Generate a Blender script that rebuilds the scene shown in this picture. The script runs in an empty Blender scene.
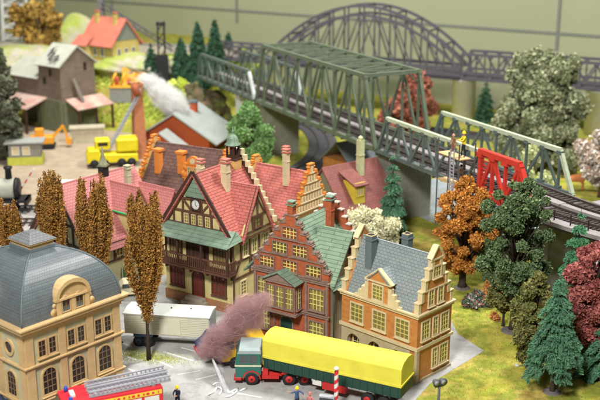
import bpy, bmesh, math, random
import numpy as np
from mathutils import Vector, Matrix
R_=math.radians
random.seed(7)
SC=bpy.context.scene; COL=SC.collection
CAMH=34.0; PITCH=16.5; FPX=1000.0
# ---------------------------------------------------------------- terrain height and ground placing
def sst(t): t=max(0.,min(1.,t)); return t*t*(3-2*t)
def T(x,y):
    y0=157+max(0,(-40-x))*0.9
    a=sst((y-y0)/11.0)*sst((-11.5-x)/5.0)*8.0
    return a+0.0
def at(px,py,z=0.0):
    p=R_(PITCH); x=(px-300)/FPX; y=-(py-200)/FPX
    d=Vector((x, math.cos(p)+y*math.sin(p), -math.sin(p)+y*math.cos(p)))
    t=(z-CAMH)/d.z; return Vector((0,0,CAMH))+d*t
def gr(px,py):          # point of the terrain seen at px,py
    o=Vector((0,0,CAMH)); d=(at(px,py,0)-o).normalized(); t=60.
    while t<400:
        v=o+d*t
        if v.z<=T(v.x,v.y): break
        t+=.1
    return Vector((v.x,v.y,T(v.x,v.y)))
# ---------------------------------------------------------------- materials
MATS={}
def mat(name,col,rough=.55,var=.12,vs=1.5,pat=None,ps=(.5,.25),col2=None,bump=.3,spec=.22,metal=0,mortar=.018,alpha=None,island=None,emit=None,bs=6.0,grime=0.0):
    if name in MATS: return MATS[name]
    m=bpy.data.materials.new(name); m.use_nodes=True; MATS[name]=m
    nt=m.node_tree; N=nt.nodes; L=nt.links; b=N['Principled BSDF']
    b.inputs['Roughness'].default_value=rough; b.inputs['Metallic'].default_value=metal
    b.inputs['Specular IOR Level'].default_value=spec
    tc=N.new('ShaderNodeTexCoord')
    def mixrgb(a,c,fac,mode='MIX'):
        x=N.new('ShaderNodeMix'); x.data_type='RGBA'; x.blend_type=mode
        for s,v in((6,a),(7,c)):
            if isinstance(v,(tuple,list)): x.inputs[s].default_value=(*v[:3],1)
            else: L.new(v,x.inputs[s])
        if isinstance(fac,(int,float)): x.inputs[0].default_value=fac
        else: L.new(fac,x.inputs[0])
        return x.outputs[2]
    base=tuple(col); h=None
    if pat in('brick','tile'):
        br=N.new('ShaderNodeTexBrick'); L.new(tc.outputs['UV'],br.inputs['Vector'])
        c2=col2 or tuple(c*.82 for c in col)
        br.inputs['Color1'].default_value=(*col,1); br.inputs['Color2'].default_value=(*c2,1)
        mo=tuple(c*(.42 if pat=='tile' else 1.25) for c in col)
        br.inputs['Mortar'].default_value=(*mo,1)
        br.inputs['Scale'].default_value=1; br.inputs['Mortar Size'].default_value=mortar
        br.inputs['Mortar Smooth'].default_value=.3
        br.inputs['Brick Width'].default_value=ps[0]; br.inputs['Row Height'].default_value=ps[1]
        br.inputs['Bias'].default_value=-.1
        base=br.outputs['Color']
        inv=N.new('ShaderNodeMath'); inv.operation='SUBTRACT'; inv.inputs[0].default_value=1; L.new(br.outputs['Fac'],inv.inputs[1]); h=inv.outputs[0]
    elif pat=='plank':
        wv=N.new('ShaderNodeTexBrick'); L.new(tc.outputs['UV'],wv.inputs['Vector'])
        c2=col2 or tuple(c*.8 for c in col)
        wv.inputs['Color1'].default_value=(*col,1); wv.inputs['Color2'].default_value=(*c2,1); wv.inputs['Mortar'].default_value=(*[c*.45 for c in col],1)
        wv.inputs['Scale'].default_value=1; wv.inputs['Brick Width'].default_value=ps[0]; wv.inputs['Row Height'].default_value=ps[1]; wv.inputs['Mortar Size'].default_value=mortar
        base=wv.outputs['Color']
        inv=N.new('ShaderNodeMath'); inv.operation='SUBTRACT'; inv.inputs[0].default_value=1; L.new(wv.outputs['Fac'],inv.inputs[1]); h=inv.outputs[0]
    elif pat=='patch':
        n=N.new('ShaderNodeTexNoise'); n.inputs['Scale'].default_value=ps[0]; n.inputs['Detail'].default_value=6; n.inputs['Roughness'].default_value=.65
        L.new(tc.outputs['Object'],n.inputs['Vector'])
        r=N.new('ShaderNodeValToRGB'); L.new(n.outputs['Fac'],r.inputs[0])
        cols=[col]+list(col2); r.color_ramp.elements[0].position=.33; r.color_ramp.elements[1].position=.68
        r.color_ramp.elements[0].color=(*cols[0],1); r.color_ramp.elements[1].color=(*cols[-1],1)
        for i,c in enumerate(cols[1:-1]):
            e=r.color_ramp.elements.new(.33+.35*(i+1)/(len(cols)-1)); e.color=(*c,1)
        base=r.outputs[0]
    n2=N.new('ShaderNodeTexNoise'); n2.inputs['Scale'].default_value=vs; n2.inputs['Detail'].default_value=5; n2.inputs['Roughness'].default_value=.6
    L.new(tc.outputs['Object'],n2.inputs['Vector'])
    mr=N.new('ShaderNodeMapRange'); mr.inputs[1].default_value=.3; mr.inputs[2].default_value=.7; mr.inputs[3].default_value=1-var; mr.inputs[4].default_value=1+var
    L.new(n2.outputs['Fac'],mr.inputs[0])
    vm=N.new('ShaderNodeVectorMath'); vm.operation='SCALE'
    if island:
        ge=N.new('ShaderNodeNewGeometry'); rp=N.new('ShaderNodeValToRGB'); L.new(ge.outputs['Random Per Island'],rp.inputs[0])
        rp.color_ramp.elements[0].color=(*island[0],1); rp.color_ramp.elements[1].color=(*island[-1],1)
        for i,c in enumerate(island[1:-1]):
            e=rp.color_ramp.elements.new((i+1)/(len(island)-1)); e.color=(*c,1)
        base=rp.outputs[0]
    if isinstance(base,tuple): vm.inputs[0].default_value=base[:3]
    else: L.new(base,vm.inputs[0])
    L.new(mr.outputs[0],vm.inputs['Scale']); out=vm.outputs[0]
    if grime:
        n3=N.new('ShaderNodeTexNoise'); n3.inputs['Scale'].default_value=.7; n3.inputs['Detail'].default_value=8; n3.inputs['Roughness'].default_value=.75
        L.new(tc.outputs['Object'],n3.inputs['Vector'])
        r3=N.new('ShaderNodeMapRange'); r3.inputs[1].default_value=.5; r3.inputs[2].default_value=.72; r3.inputs[3].default_value=0; r3.inputs[4].default_value=grime
        L.new(n3.outputs['Fac'],r3.inputs[0]); out=mixrgb(out,(.07,.06,.045),r3.outputs[0])
    L.new(out,b.inputs['Base Color'])
    if emit: b.inputs['Emission Color'].default_value=(*col,1); b.inputs['Emission Strength'].default_value=emit
    if bump:
        bp=N.new('ShaderNodeBump'); bp.inputs['Strength'].default_value=bump; bp.inputs['Distance'].default_value=.07
        if h is None:
            n4=N.new('ShaderNodeTexNoise'); n4.inputs['Scale'].default_value=bs; n4.inputs['Detail'].default_value=4
            L.new(tc.outputs['Object'],n4.inputs['Vector']); h=n4.outputs['Fac']
        L.new(h,bp.inputs['Height']); L.new(bp.outputs[0],b.inputs['Normal'])
    if alpha is not None: b.inputs['Alpha'].default_value=alpha
    return m
# ---------------------------------------------------------------- mesh builder
def FR(u,w,z): return (u,-w,z)       # face y=0 of a house, u from the near corner
def FL(u,w,z): return (-w,u,z)       # face x=0
class MB:
    def __init__(s,m=None,mp=None): s.v=[];s.f=[];s.mi=[];s.ms=[];s.cur=0;s.mp=mp;s.sm=[];s.smooth=False
    def __call__(s,m):
        if m not in s.ms: s.ms.append(m)
        s.cur=s.ms.index(m); return s
    def add(s,vs,fs):
        k=len(s.v); s.v+=[s.mp(*p) if s.mp else tuple(p) for p in vs]
        for f in fs: s.f.append([k+i for i in f]); s.mi.append(s.cur); s.sm.append(s.smooth)
        return s
    def box(s,a0,a1,b0,b1,c0,c1):
        return s.add([(a0,b0,c0),(a1,b0,c0),(a1,b1,c0),(a0,b1,c0),(a0,b0,c1),(a1,b0,c1),(a1,b1,c1),(a0,b1,c1)],
            [(0,3,2,1),(4,5,6,7),(0,1,5,4),(1,2,6,5),(2,3,7,6),(3,0,4,7)])
    def cbox(s,x,y,z,sx,sy,sz): return s.box(x-sx/2,x+sx/2,y-sy/2,y+sy/2,z,z+sz)
    def prism(s,poly,t0,t1,ax='w'):
        """poly of (u,z) extruded along the second axis (ax='w'), or (a,b) extruded along z (ax='z'), or (b,c) along first ('x')"""
        n=len(poly)
        if ax=='w': g=lambda p,t:(p[0],t,p[1])
        elif ax=='z': g=lambda p,t:(p[0],p[1],t)
        else: g=lambda p,t:(t,p[0],p[1])
        vs=[g(p,t0) for p in poly]+[g(p,t1) for p in poly]
        return s.add(vs,[tuple(range(n)),tuple(range(2*n-1,n-1,-1))]+[(i,(i+1)%n,n+(i+1)%n,n+i) for i in range(n)])
    def beam(s,p,q,w,h=None):
        h=h or w; p=Vector(p);q=Vector(q); d=(q-p)
        if d.length<1e-6: return s
        d.normalize(); up=Vector((0,0,1)) if abs(d.z)<.95 else Vector((0,1,0))
        r=d.cross(up).normalized()*w/2; u=r.cross(d).normalized()*h/2
        vs=[p-r-u,p+r-u,p+r+u,p-r+u,q-r-u,q+r-u,q+r+u,q-r+u]
        return s.add([tuple(x) for x in vs],[(0,3,2,1),(4,5,6,7),(0,1,5,4),(1,2,6,5),(2,3,7,6),(3,0,4,7)])
    def tube(s,pts,rs,n=8,cap=True):
        pts=[Vector(p) for p in pts]; 
        if isinstance(rs,(int,float)): rs=[rs]*len(pts)
        vs=[];fs=[]
        ref=Vector((.3,.9,.2))
        for i,p in enumerate(pts):
            d=(pts[min(i+1,len(pts)-1)]-pts[max(i-1,0)]).normalized()
            a=d.cross(ref).normalized() if abs(d.dot(ref.normalized()))<.98 else d.cross(Vector((1,0,0))).normalized()
            b=d.cross(a)
            for k in range(n):
                t=2*math.pi*k/n; vs.append(tuple(p+a*math.cos(t)*rs[i]+b*math.sin(t)*rs[i]))
        for i in range(len(pts)-1):
            for k in range(n): fs.append((i*n+k,i*n+(k+1)%n,(i+1)*n+(k+1)%n,(i+1)*n+k))
        if cap: fs+= [tuple(range(n-1,-1,-1)),tuple(range((len(pts)-1)*n,len(pts)*n))]
        o=s.smooth; s.smooth=True; s.add(vs,fs); s.smooth=o; return s
    def lathe(s,prof,cx=0,cy=0,n=16):
        return s.tube([(cx,cy,z) for r,z in prof],[max(r,.002) for r,z in prof],n) if all(prof[i][1]!=prof[i+1][1] for i in range(len(prof)-1)) else s.tube([(cx,cy,z+i*1e-4) for i,(r,z) in enumerate(prof)],[max(r,.002) for r,z in prof],n)
    def build(s,name,parent=None,bev=0):
        me=bpy.data.meshes.new(name); me.from_pydata(s.v,[],s.f)
        for m in s.ms: me.materials.append(m)
        me.polygons.foreach_set('material_index',s.mi); me.polygons.foreach_set('use_smooth',s.sm)
        bm=bmesh.new(); bm.from_mesh(me); bmesh.ops.recalc_face_normals(bm,faces=bm.faces)
        if bev: bmesh.ops.bevel(bm,geom=[e for e in bm.edges if len(e.link_faces)==2 and e.calc_face_angle(0)>.5],offset=bev,segments=1,affect='EDGES',profile=.5)
        uv=bm.loops.layers.uv.new('UVMap')
        for f in bm.faces:
            n=f.normal
            if abs(n.z)>.97: a=Vector((1,0,0));b=Vector((0,1,0))
            else: a=Vector((0,0,1)).cross(n).normalized(); b=n.cross(a)
            for l in f.loops: l[uv].uv=(l.vert.co.dot(a),l.vert.co.dot(b))
        bm.to_mesh(me); bm.free()
        o=bpy.data.objects.new(name,me); COL.objects.link(o)
        if parent: o.parent=parent
        return o
def tag(o,label=None,cat=None,group=None,kind=None):
    for k,v in(('label',label),('category',cat),('group',group),('kind',kind)):
        if v: o[k]=v
    return o
def thing(name,label,cat,loc,yaw=0,group=None):
    o=bpy.data.objects.new(name,None); COL.objects.link(o); o.location=loc; o.rotation_euler=(0,0,R_(yaw)); o.empty_display_size=.3
    return tag(o,label,cat,group)
def copy_tree(o,parent=None):
    c=o.copy(); COL.objects.link(c)
    if parent: c.parent=parent
    for ch in list(o.children): copy_tree(ch,c)
    return c
def npmesh(name,V,F,m,parent=None,smooth=False):
    me=bpy.data.meshes.new(name); V=np.asarray(V,dtype=np.float32); F=np.asarray(F,dtype=np.int32); k=F.shape[1]
    me.vertices.add(len(V)); me.vertices.foreach_set('co',V.ravel())
    me.loops.add(F.size); me.loops.foreach_set('vertex_index',F.ravel())
    me.polygons.add(len(F)); me.polygons.foreach_set('loop_start',np.arange(0,F.size,k,dtype=np.int32)); me.polygons.foreach_set('loop_total',np.full(len(F),k,dtype=np.int32))
    if smooth: me.polygons.foreach_set('use_smooth',np.ones(len(F),dtype=bool))
    me.update(calc_edges=True); me.materials.append(m)
    o=bpy.data.objects.new(name,me); COL.objects.link(o)
    if parent: o.parent=parent
    return o
# ---------------------------------------------------------------- foliage
def leaves(rng,C,Rad,n,size,squash=(1,1,1),shell=.55,elong=1.3):
    """n small faces spread over clumps at C (k,3) of radius Rad (k,)"""
    C=np.asarray(C,float); Rad=np.asarray(Rad,float)
    w=Rad**2; idx=rng.choice(len(C),n,p=w/w.sum())
    d=rng.normal(size=(n,3)); d/=np.linalg.norm(d,axis=1)[:,None]
    r=Rad[idx]*(shell+(1.02-shell)*rng.random(n)**.7)*(1+.22*np.abs(rng.normal(size=n))*(rng.random(n)<.35))
    P=C[idx]+d*r[:,None]*np.array(squash)
    a=rng.normal(size=(n,3))+d*.2; a/=np.linalg.norm(a,axis=1)[:,None]
    b=np.cross(a,rng.normal(size=(n,3))); b/=np.linalg.norm(b,axis=1)[:,None]
    sz=size*(.55+.9*rng.random(n))
    a*=sz[:,None]*elong*.5; b*=sz[:,None]*.5
    V=np.stack([P-a-b,P+a-b*.6,P+a*1.1+b,P-a*.7+b],1).reshape(-1,3)
    return V,np.arange(4*n).reshape(-1,4)
def trunk_mesh(root,m,pts,rs,branches,rm=.5):
    t=MB()(m); t.tube(pts,rs,8)
    for p,q,r in branches:
        p=Vector(p);q=Vector(q); mid=(p+q)/2+Vector((random.uniform(-1,1),random.uniform(-1,1),random.uniform(0,1)))*(q-p).length*.08
        t.tube([p,mid,q],[r,r*.7,r*.25],5)
    return t.build('trunk',root)
def tree(name,label,cat,loc,h,r,bark,leaf,n,size,seed,crown0=.3,clumps=26,clr=(.22,.38),shape='round',group=None,lean=0,base=None,trunk_r=None,shell=.5):
    rng=np.random.default_rng(seed); random.seed(seed)
    root=thing(name,label,cat,loc,rng.random()*360,group)
    C=[];Rd=[]
    for i in range(clumps):
        a=rng.random()*6.283; t=(i+.5)/clumps
        z=h*(crown0+(1-crown0)*t)
        if shape=='round': rr=r*math.sqrt(max(.05,1-(2*t-1)**2))
        elif shape=='vase': rr=r*(.45+.75*t)*(1 if t<.8 else .8)
        elif shape=='cone': rr=r*(1.05-t*.9)
        elif shape=='egg': rr=r*math.sin(math.pi*min(1,(t*.85+.12)))**.8
        if shape=='block': rr=r*(1.05 if t<.72 else .82)*(.85+.3*rng.random())
        q=rr*(.35+.55*rng.random()); cr=r*(clr[0]+(clr[1]-clr[0])*rng.random())*(.75 if t>.85 else 1)
        C.append((q*math.cos(a)+lean*t,q*math.sin(a),z-cr*.3)); Rd.append(cr)
    tr=trunk_r or h*.022
    br=[]
    for c in C: 
        z0=min(c[2]*.75,h*.75); br.append(((lean*z0/h*.5,0,max(h*crown0*.55,z0-h*.12)),c,tr*.45))
    trunk_mesh(root,bark,[(0,0,-.15),(0,0,h*.06),(lean*.2,0,h*.35),(lean*.6,0,h*.8)],[tr*1.8,tr*1.1,tr*.85,tr*.25],br)
    if loc[1]<125: n=int(n*2.0); size*=.68
    V,F=leaves(rng,C,Rd,n,size,shell=shell,squash=(1,1,1.25) if shape=='block' else (1,1,1)); 
    npmesh('crown',V,F,leaf,root)
    if base: 
        b=MB()(base); pr=[(h*.075,-.1),(h*.07,.06),(h*.045,.14),(tr*1.2,.2)]; b.lathe(pr,n=12); b.build('base',root)
    return root
def conifer(name,label,loc,h,r,bark,leaf,n,size,seed,tiers=9,droop=.5,z0=.12,group=None,base=None,cat='conifer',thick=.12,jit=.15):
    rng=np.random.default_rng(seed); random.seed(seed)
    root=thing(name,label,cat,loc,rng.random()*360,group)
    B=[];per=[]
    for i in range(tiers):
        t=i/(tiers-1); z=h*(z0+(.96-z0)*t**.88); L=r*(1-t)**.8*(1-jit/2+jit*rng.random())+.05*r; k=max(4,int(9-5*t))
        ph=rng.random()*6.28
        for j in range(k):
            a=ph+6.283*j/k+rng.normal()*.15; l=L*(1-jit+2*jit*rng.random()); B.append((a,z,l,rng.random()*.3+droop*(1-.4*t)))
    B=np.array(B); w=B[:,2]**1.5+.02; idx=rng.choice(len(B),n,p=w/w.sum()); s=rng.random(n)**.75
    a=B[idx,0];l=B[idx,2];dr=B[idx,3]
    wid=l*.2*(1-.55*s)+.03*h
    off=(rng.random(n)-.5)*2*wid
    x=l*s; z=B[idx,1]+l*.18*np.sin(s*3)-dr*l*s**1.6-np.abs(off)*.35-rng.random(n)*thick*r
    P=np.stack([x*np.cos(a)-off*np.sin(a),x*np.sin(a)+off*np.cos(a),z],1)
    d1=np.stack([np.cos(a+off*1.5),np.sin(a+off*1.5),-.5*np.ones(n)],1)+rng.normal(size=(n,3))*.45; d1/=np.linalg.norm(d1,axis=1)[:,None]
    d2=np.cross(d1,rng.normal(size=(n,3))); d2/=np.linalg.norm(d2,axis=1)[:,None]
    sz=size*(.6+.8*rng.random(n)); d1*=sz[:,None]*.9; d2*=sz[:,None]*.28
    V=np.stack([P-d1-d2,P+d1-d2*.5,P+d1+d2*.5,P-d1+d2],1).reshape(-1,3)
    br=[((0,0,q[1]),(q[2]*.8*math.cos(q[0]),q[2]*.8*math.sin(q[0]),q[1]-q[3]*q[2]*.6),.02*r) for q in B[::2]]
    trunk_mesh(root,bark,[(0,0,-.15),(0,0,.3),(0,0,h*.5),(0,0,h)],[h*.03,h*.022,h*.014,.01],br)
    npmesh('crown',V,np.arange(4*n).reshape(-1,4),leaf,root)
    if base: b=MB()(base); b.lathe([(h*.08,-.1),(h*.07,.05),(h*.03,.12)],n=12); b.build('base',root)
    return root
def poplar(label,loc,h,r,bark,leaf,n,seed,group,bare=.2,size=.13):
    rng=np.random.default_rng(seed); random.seed(seed)
    root=thing('poplar_tree',label,'poplar tree',loc,rng.random()*360,group)
    t=MB()(bark); t.tube([(0,0,-.2),(0,0,h*.2),(0,0,h*.93)],[.2,.13,.03],7); P=[];
    nb=26
    for i in range(nb):
        z0=h*(bare*.75+rng.random()*.5); a=rng.random()*6.28; rr=r*(.45+.55*rng.random()); top=min(h*(.99-.16*rng.random()),z0+h*(.34+.25*rng.random()))
        if i<6: top=h*(.82+.17*rng.random()); z0=h*.3
        pts=[]
        for k in range(7):
            s=k/6; zz=(z0+(top-z0)*s)/h; q=rr*(1-(1-s)**2.2)*min(1,max(.12,(zz-bare*.7)/.36))**.9*(1-.42*max(0,zz-.62)/.38); pts.append((q*math.cos(a+s*.3),q*math.sin(a+s*.3),z0+(top-z0)*s))
        t.tube(pts,[.07,.06,.05,.045,.035,.025,.015],4); P.append(pts)
    t.build('trunk',root)
    ii=rng.integers(0,nb,n); s=rng.random(n)*.98+.0; k=np.minimum((s*6).astype(int),5); fr=s*6-k
    A=np.array(P); base=A[ii,k]*(1-fr)[:,None]+A[ii,k+1]*fr[:,None]
    off=rng.normal(size=(n,3))*np.array([.13,.13,.16])*(1.25-.6*s)[:,None]
    Q=base+off
    d1=rng.normal(size=(n,3))+np.array([0,0,.7]); d1/=np.linalg.norm(d1,axis=1)[:,None]
    d2=np.cross(d1,rng.normal(size=(n,3))); d2/=np.linalg.norm(d2,axis=1)[:,None]
    sz=size*(.5+rng.random(n)); d1*=sz[:,None]*.6; d2*=sz[:,None]*.4
    V=np.stack([Q-d1-d2,Q+d1-d2*.5,Q+d1+d2*.5,Q-d1+d2],1).reshape(-1,3)
    npmesh('crown',V,np.arange(4*n).reshape(-1,4),leaf,root)
    return root
# ---------------------------------------------------------------- house helpers
MUNT={}
def win(par,mp,u,z,w,h,nx,ny,fm,pm,arch=False,fw=.11,dep=.09,mw=.045,sill=True,pane_dep=.02,name='window'):
    b=MB(mp=mp)(fm); x0,x1=u-w/2,u+w/2
    b.box(x0-fw,x0,-.03,dep,z-fw,z+h+(0 if arch else fw)); b.box(x1,x1+fw,-.03,dep,z-fw,z+h+(0 if arch else fw)); b.box(x0,x1,-.03,dep,z-fw,z)
    if sill: b.box(x0-fw-.05,x1+fw+.05,-.03,dep+.09,z-fw-.07,z-fw+.0)
    if arch:
        k=8; pr=[]
        for i in range(k):
            a0=math.pi*i/k;a1=math.pi*(i+1)/k; ri=w/2; ro=w/2+fw
            b.prism([(u+ri*math.cos(a0),z+h+ri*math.sin(a0)),(u+ro*math.cos(a0),z+h+ro*math.sin(a0)),(u+ro*math.cos(a1),z+h+ro*math.sin(a1)),(u+ri*math.cos(a1),z+h+ri*math.sin(a1))],-.03,dep)
    else: b.box(x0,x1,-.03,dep,z+h,z+h+fw)
    H=h+(w/2 if arch else 0)
    b(MUNT.get(fm.name,fm))
    for i in range(1,nx): x=x0+w*i/nx; b.box(x-mw/2,x+mw/2,-.02,dep*.62,z,z+(h+(math.sqrt(max(0,(w/2)**2-(x-u)**2)) if arch else 0)))
    for j in range(1,ny):
        zz=z+H*j/ny; hw=w/2 if zz<=z+h or not arch else math.sqrt(max(.0001,(w/2)**2-(zz-z-h)**2)); b.box(u-hw,u+hw,-.02,dep*.58,zz-mw/2,zz+mw/2)
    o=b.build(name,par)
    p=MB(mp=mp)(pm)
    if arch: p.prism([(x0,z),(x1,z)]+[(u+w/2*math.cos(math.pi*i/8),z+h+w/2*math.sin(math.pi*i/8)) for i in range(9)],-.03,pane_dep)
    else: p.box(x0,x1,-.03,pane_dep,z,z+h)
    p.build('pane',o); return o
def door(par,mp,u,z,w,h,fm,dm,arch=False,dep=.1,fw=.12):
    b=MB(mp=mp)(fm); x0,x1=u-w/2,u+w/2
    b.box(x0-fw,x0,-.03,dep,z,z+h); b.box(x1,x1+fw,-.03,dep,z,z+h)
    top=[(x0,z),(x1,z)]
    if arch:
        for i in range(8):
            a0=math.pi*i/8;a1=math.pi*(i+1)/8;ri=w/2;ro=ri+fw
            b.prism([(u+ri*math.cos(a0),z+h+ri*math.sin(a0)),(u+ro*math.cos(a0),z+h+ro*math.sin(a0)),(u+ro*math.cos(a1),z+h+ro*math.sin(a1)),(u+ri*math.cos(a1),z+h+ri*math.sin(a1))],-.03,dep)
        top+=[(u+w/2*math.cos(math.pi*i/8),z+h+w/2*math.sin(math.pi*i/8)) for i in range(9)]
    else: b.box(x0-fw,x1+fw,-.03,dep,z+h,z+h+fw); top+=[(x1,z+h),(x0,z+h)]
    o=b.build('door_frame',par)
    d=MB(mp=mp)(dm); d.prism(top,-.03,.03); 
    for zz in(.12,.55): d.box(x0+w*.12,u-w*.06,0,.05,z+h*zz,z+h*(zz+.33)); d.box(u+w*.06,x1-w*.12,0,.05,z+h*zz,z+h*(zz+.33))
    dd=d.build('door',par); return dd
def arcpts(u,z,r,k=8): return [(u+r*math.cos(math.pi*i/k),z+r*math.sin(math.pi*i/k)) for i in range(k+1)]
def bandbox(b,L,Rr,z0,z1,o,back=0): # cornice ring round a house body  x 0..Rr, y 0..L
    b.box(-o,Rr+o,-o,0,z0,z1); b.box(-o,0,0,L+o,z0,z1)
    b.box(Rr,Rr+o,0,L+o,z0,z1); b.box(0,Rr,L,L+o,z0,z1)
def slab(b,p0,p1,p2,p3,th):
    """roof slab: quad extruded down by th along its normal"""
    P=[Vector(p) for p in(p0,p1,p2,p3)]; n=(P[1]-P[0]).cross(P[3]-P[0]).normalized()
    if n.z<0: n=-n
    vs=[tuple(p) for p in P]+[tuple(p-n*th) for p in P]
    b.add(vs,[(0,1,2,3),(7,6,5,4),(0,4,5,1),(1,5,6,2),(2,6,7,3),(3,7,4,0)])
def gable(b,x0,x1,y0,y1,ze,zr,ax='x',ov=.25,th=.14):
    """ridge along ax; eaves at ze on the wall line, overhang ov"""
    if ax=='x':
        ym=(y0+y1)/2; k=(zr-ze)/(ym-y0); e=ze-k*ov
        slab(b,(x0,y0-ov,e),(x1,y0-ov,e),(x1,ym,zr),(x0,ym,zr),th); slab(b,(x0,y1+ov,e),(x1,y1+ov,e),(x1,ym,zr),(x0,ym,zr),th)
    else:
        xm=(x0+x1)/2; k=(zr-ze)/(xm-x0); e=ze-k*ov
        slab(b,(x0-ov,y0,e),(x0-ov,y1,e),(xm,y1,zr),(xm,y0,zr),th); slab(b,(x1+ov,y0,e),(x1+ov,y1,e),(xm,y1,zr),(xm,y0,zr),th)
def chimney(par,x,y,z0,z1,w,m,cap,name='chimney'):
    b=MB()(m); b.cbox(x,y,z0,w,w,z1-z0); b(cap); b.cbox(x,y,z1,w*1.35,w*1.35,.12); b(m); b.cbox(x,y,z1+.12,w*.9,w*.9,.16); b(cap); b.cbox(x,y,z1+.28,w*1.2,w*1.2,.09)
    b(m).cbox(x,y,z0+(z1-z0)*.72,w*1.15,w*1.15,.1)
    return b.build(name,par)
def stepgable(par,mp,u0,u1,zb,zt,n,m,cap,th=.32,w0=-.28,curl=False,apexw=.5,name='stepped_gable'):
    """stepped wall filling from u0..u1 at zb up to zt"""
    b=MB(mp=mp)(m); um=(u0+u1)/2; hw=(u1-u0)/2; dh=(zt-zb)/n
    prof=[]; steps=[]
    for i in range(n):
        w=hw-(hw-apexw/2)*i/(n-1) if n>1 else hw; steps.append((w,zb+dh*i,zb+dh*(i+1)))
    poly=[]
    for w,a,c in steps: poly+=[(um+w,a),(um+w,c)]
    for w,a,c in reversed(steps): poly+=[(um-w,c),(um-w,a)]
    # tiers stacked as separate slabs, no coplanar overlap
    for i,(w,a,c) in enumerate(steps):
        b.box(um-w,um+w,w0,w0+th,a,c)
        nw=steps[i+1][0] if i+1<n else 0
        b(cap)
        if nw: b.box(um-w-.07,um-nw+.0,w0-.06,w0+th+.08,c,c+.09); b.box(um+nw,um+w+.07,w0-.06,w0+th+.08,c,c+.09)
        else: b.box(um-w-.07,um+w+.07,w0-.06,w0+th+.08,c,c+.1)
        if curl and nw:
            for s in(-1,1):
                cx=um+s*(nw+(w-nw)*.36); rr=(w-nw)*.27
                W_=w-nw; H_=min(dh*.8,W_*1.15); pl=[(um+s*nw,c+.09),(um+s*(w-.08),c+.09)]+[(um+s*(nw+(W_-.08)*(1-math.sin(q*math.pi/12))),c+.12+H_*(1-math.cos(q*math.pi/12))) for q in range(7)]
                b.prism(pl,w0+.03,w0+th+.02); b.tube([(um+s*(w-.1),w0-.02,c+.2),(um+s*(w-.1),w0+th+.06,c+.2)],.12,10); b.tube([(um+s*(nw+.1),w0-.0,c+.05+H_),(um+s*(nw+.1),w0+th+.05,c+.05+H_)],.09,8)
        b(m)
    return b.build(name,par)
AMB=.1; PW=(112000,80000,100000); FST=.12; EXPO=.15
# ================================================================ materials used
cream=mat('cream_plastic',(.62,.52,.33),.5,.1); yellowpane=mat('curtain_pane',(.2,.165,.05),.35,.25,3,spec=.6,bump=.1); darkpane=mat('dark_pane',(.03,.024,.02),.3,.3,4,spec=.3,bump=.05)
creamfr=mat('cream_frame',(.60,.5,.3),.5,.08); muntin=mat('yellow_muntin',(.66,.58,.2),.5,.08); orangew=mat('orange_red_wall',(.5,.22,.065),.6,.14,2.2,'brick',(.45,.16),(.45,.165,.048),.25,grime=.12,mortar=.006)
tanw=mat('tan_render',(.44,.36,.22),.75,.12,2,grime=.18); brickred=mat('red_brick',(.40,.105,.045),.62,.16,2.5,'brick',(.42,.15),(.33,.085,.035),.3,mortar=.008,grime=.18)
slate=mat('grey_slate',(.235,.27,.27),.5,.1,1.6,'tile',(.36,.24),(.2,.245,.265),.5,mortar=.016); greenroof=mat('green_tile',(.2,.285,.2),.5,.15,1.5,'tile',(2.3,.33),(.165,.245,.17),.6,mortar=.026,grime=.12)
pinkroof=mat('pink_tile',(.50,.155,.13),.5,.12,1.4,'tile',(.8,.27),(.45,.13,.11),.6,mortar=.026,grime=.1); pink2=mat('pink_small_tile',(.53,.2,.19),.5,.1,1.2,'tile',(.34,.27),(.48,.175,.165),.5,mortar=.02,grime=.08)
brownroof=mat('brown_tile',(.135,.075,.06),.55,.15,1.3,'tile',(.8,.36),(.115,.065,.055),.6,mortar=.03); maroonroof=mat('maroon_roof',(.23,.085,.075),.6,.14,1.2,'tile',(.5,.3),(.2,.075,.065),.3,mortar=.015,grime=.1)
timber=mat('dark_timber',(.06,.03,.022),.6,.2,4); timber2=mat('brown_timber',(.12,.055,.035),.6,.2,4); plaster=mat('yellow_plaster',(.58,.49,.22),.75,.08,2,grime=.12)
verdigris=mat('pale_green_roof',(.19,.275,.2),.55,.15,1.5,'tile',(2.4,.4),(.165,.24,.175),.4,mortar=.02,grime=.15)
orangest=mat('orange_stone',(.66,.23,.045),.5,.12,3); goldst=mat('gold_stone',(.62,.38,.13),.5,.14,3,grime=.1); greyst=mat('grey_brown_trim',(.24,.165,.135),.6,.2,4); whitetrim=mat('pale_trim',(.55,.47,.4),.55,.12,4)
ochre=mat('ochre_stone',(.52,.365,.18),.55,.08,2,grime=.1); palegr=mat('pale_olive_panel',(.44,.425,.28),.7,.08,2,grime=.1); mans=mat('mansard_slate',(.11,.132,.145),.42,.1,1.2,'tile',(.2,.2),(.095,.115,.127),.5,mortar=.012,spec=.5)
plinthm=mat('brown_plinth',(.33,.16,.08),.7,.15,3,'brick',(.6,.25),(.27,.13,.07),.3,mortar=.01); reddoor=mat('red_door',(.16,.035,.025),.5,.1,4); greendoor=mat('green_door',(.02,.16,.06),.5,.1,4); darkgreen=mat('dark_green_door',(.03,.07,.05),.5)
asphalt=mat('town_paving',(.36,.36,.35),.85,.1,.6,grime=.5,bs=9); whitepaint=mat('white_paint',(.6,.6,.57),.7,.2,3,bump=.1); kerbm=mat('kerb_grey',(.28,.28,.27),.85,.1,2)
GR=mat('grass_ground',(.27,.31,.035),.95,.3,1.1,'patch',(.2,),[(.37,.32,.06),(.21,.25,.035),(.4,.32,.08),(.27,.17,.045)],.6,spec=.1,bs=14)
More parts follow.
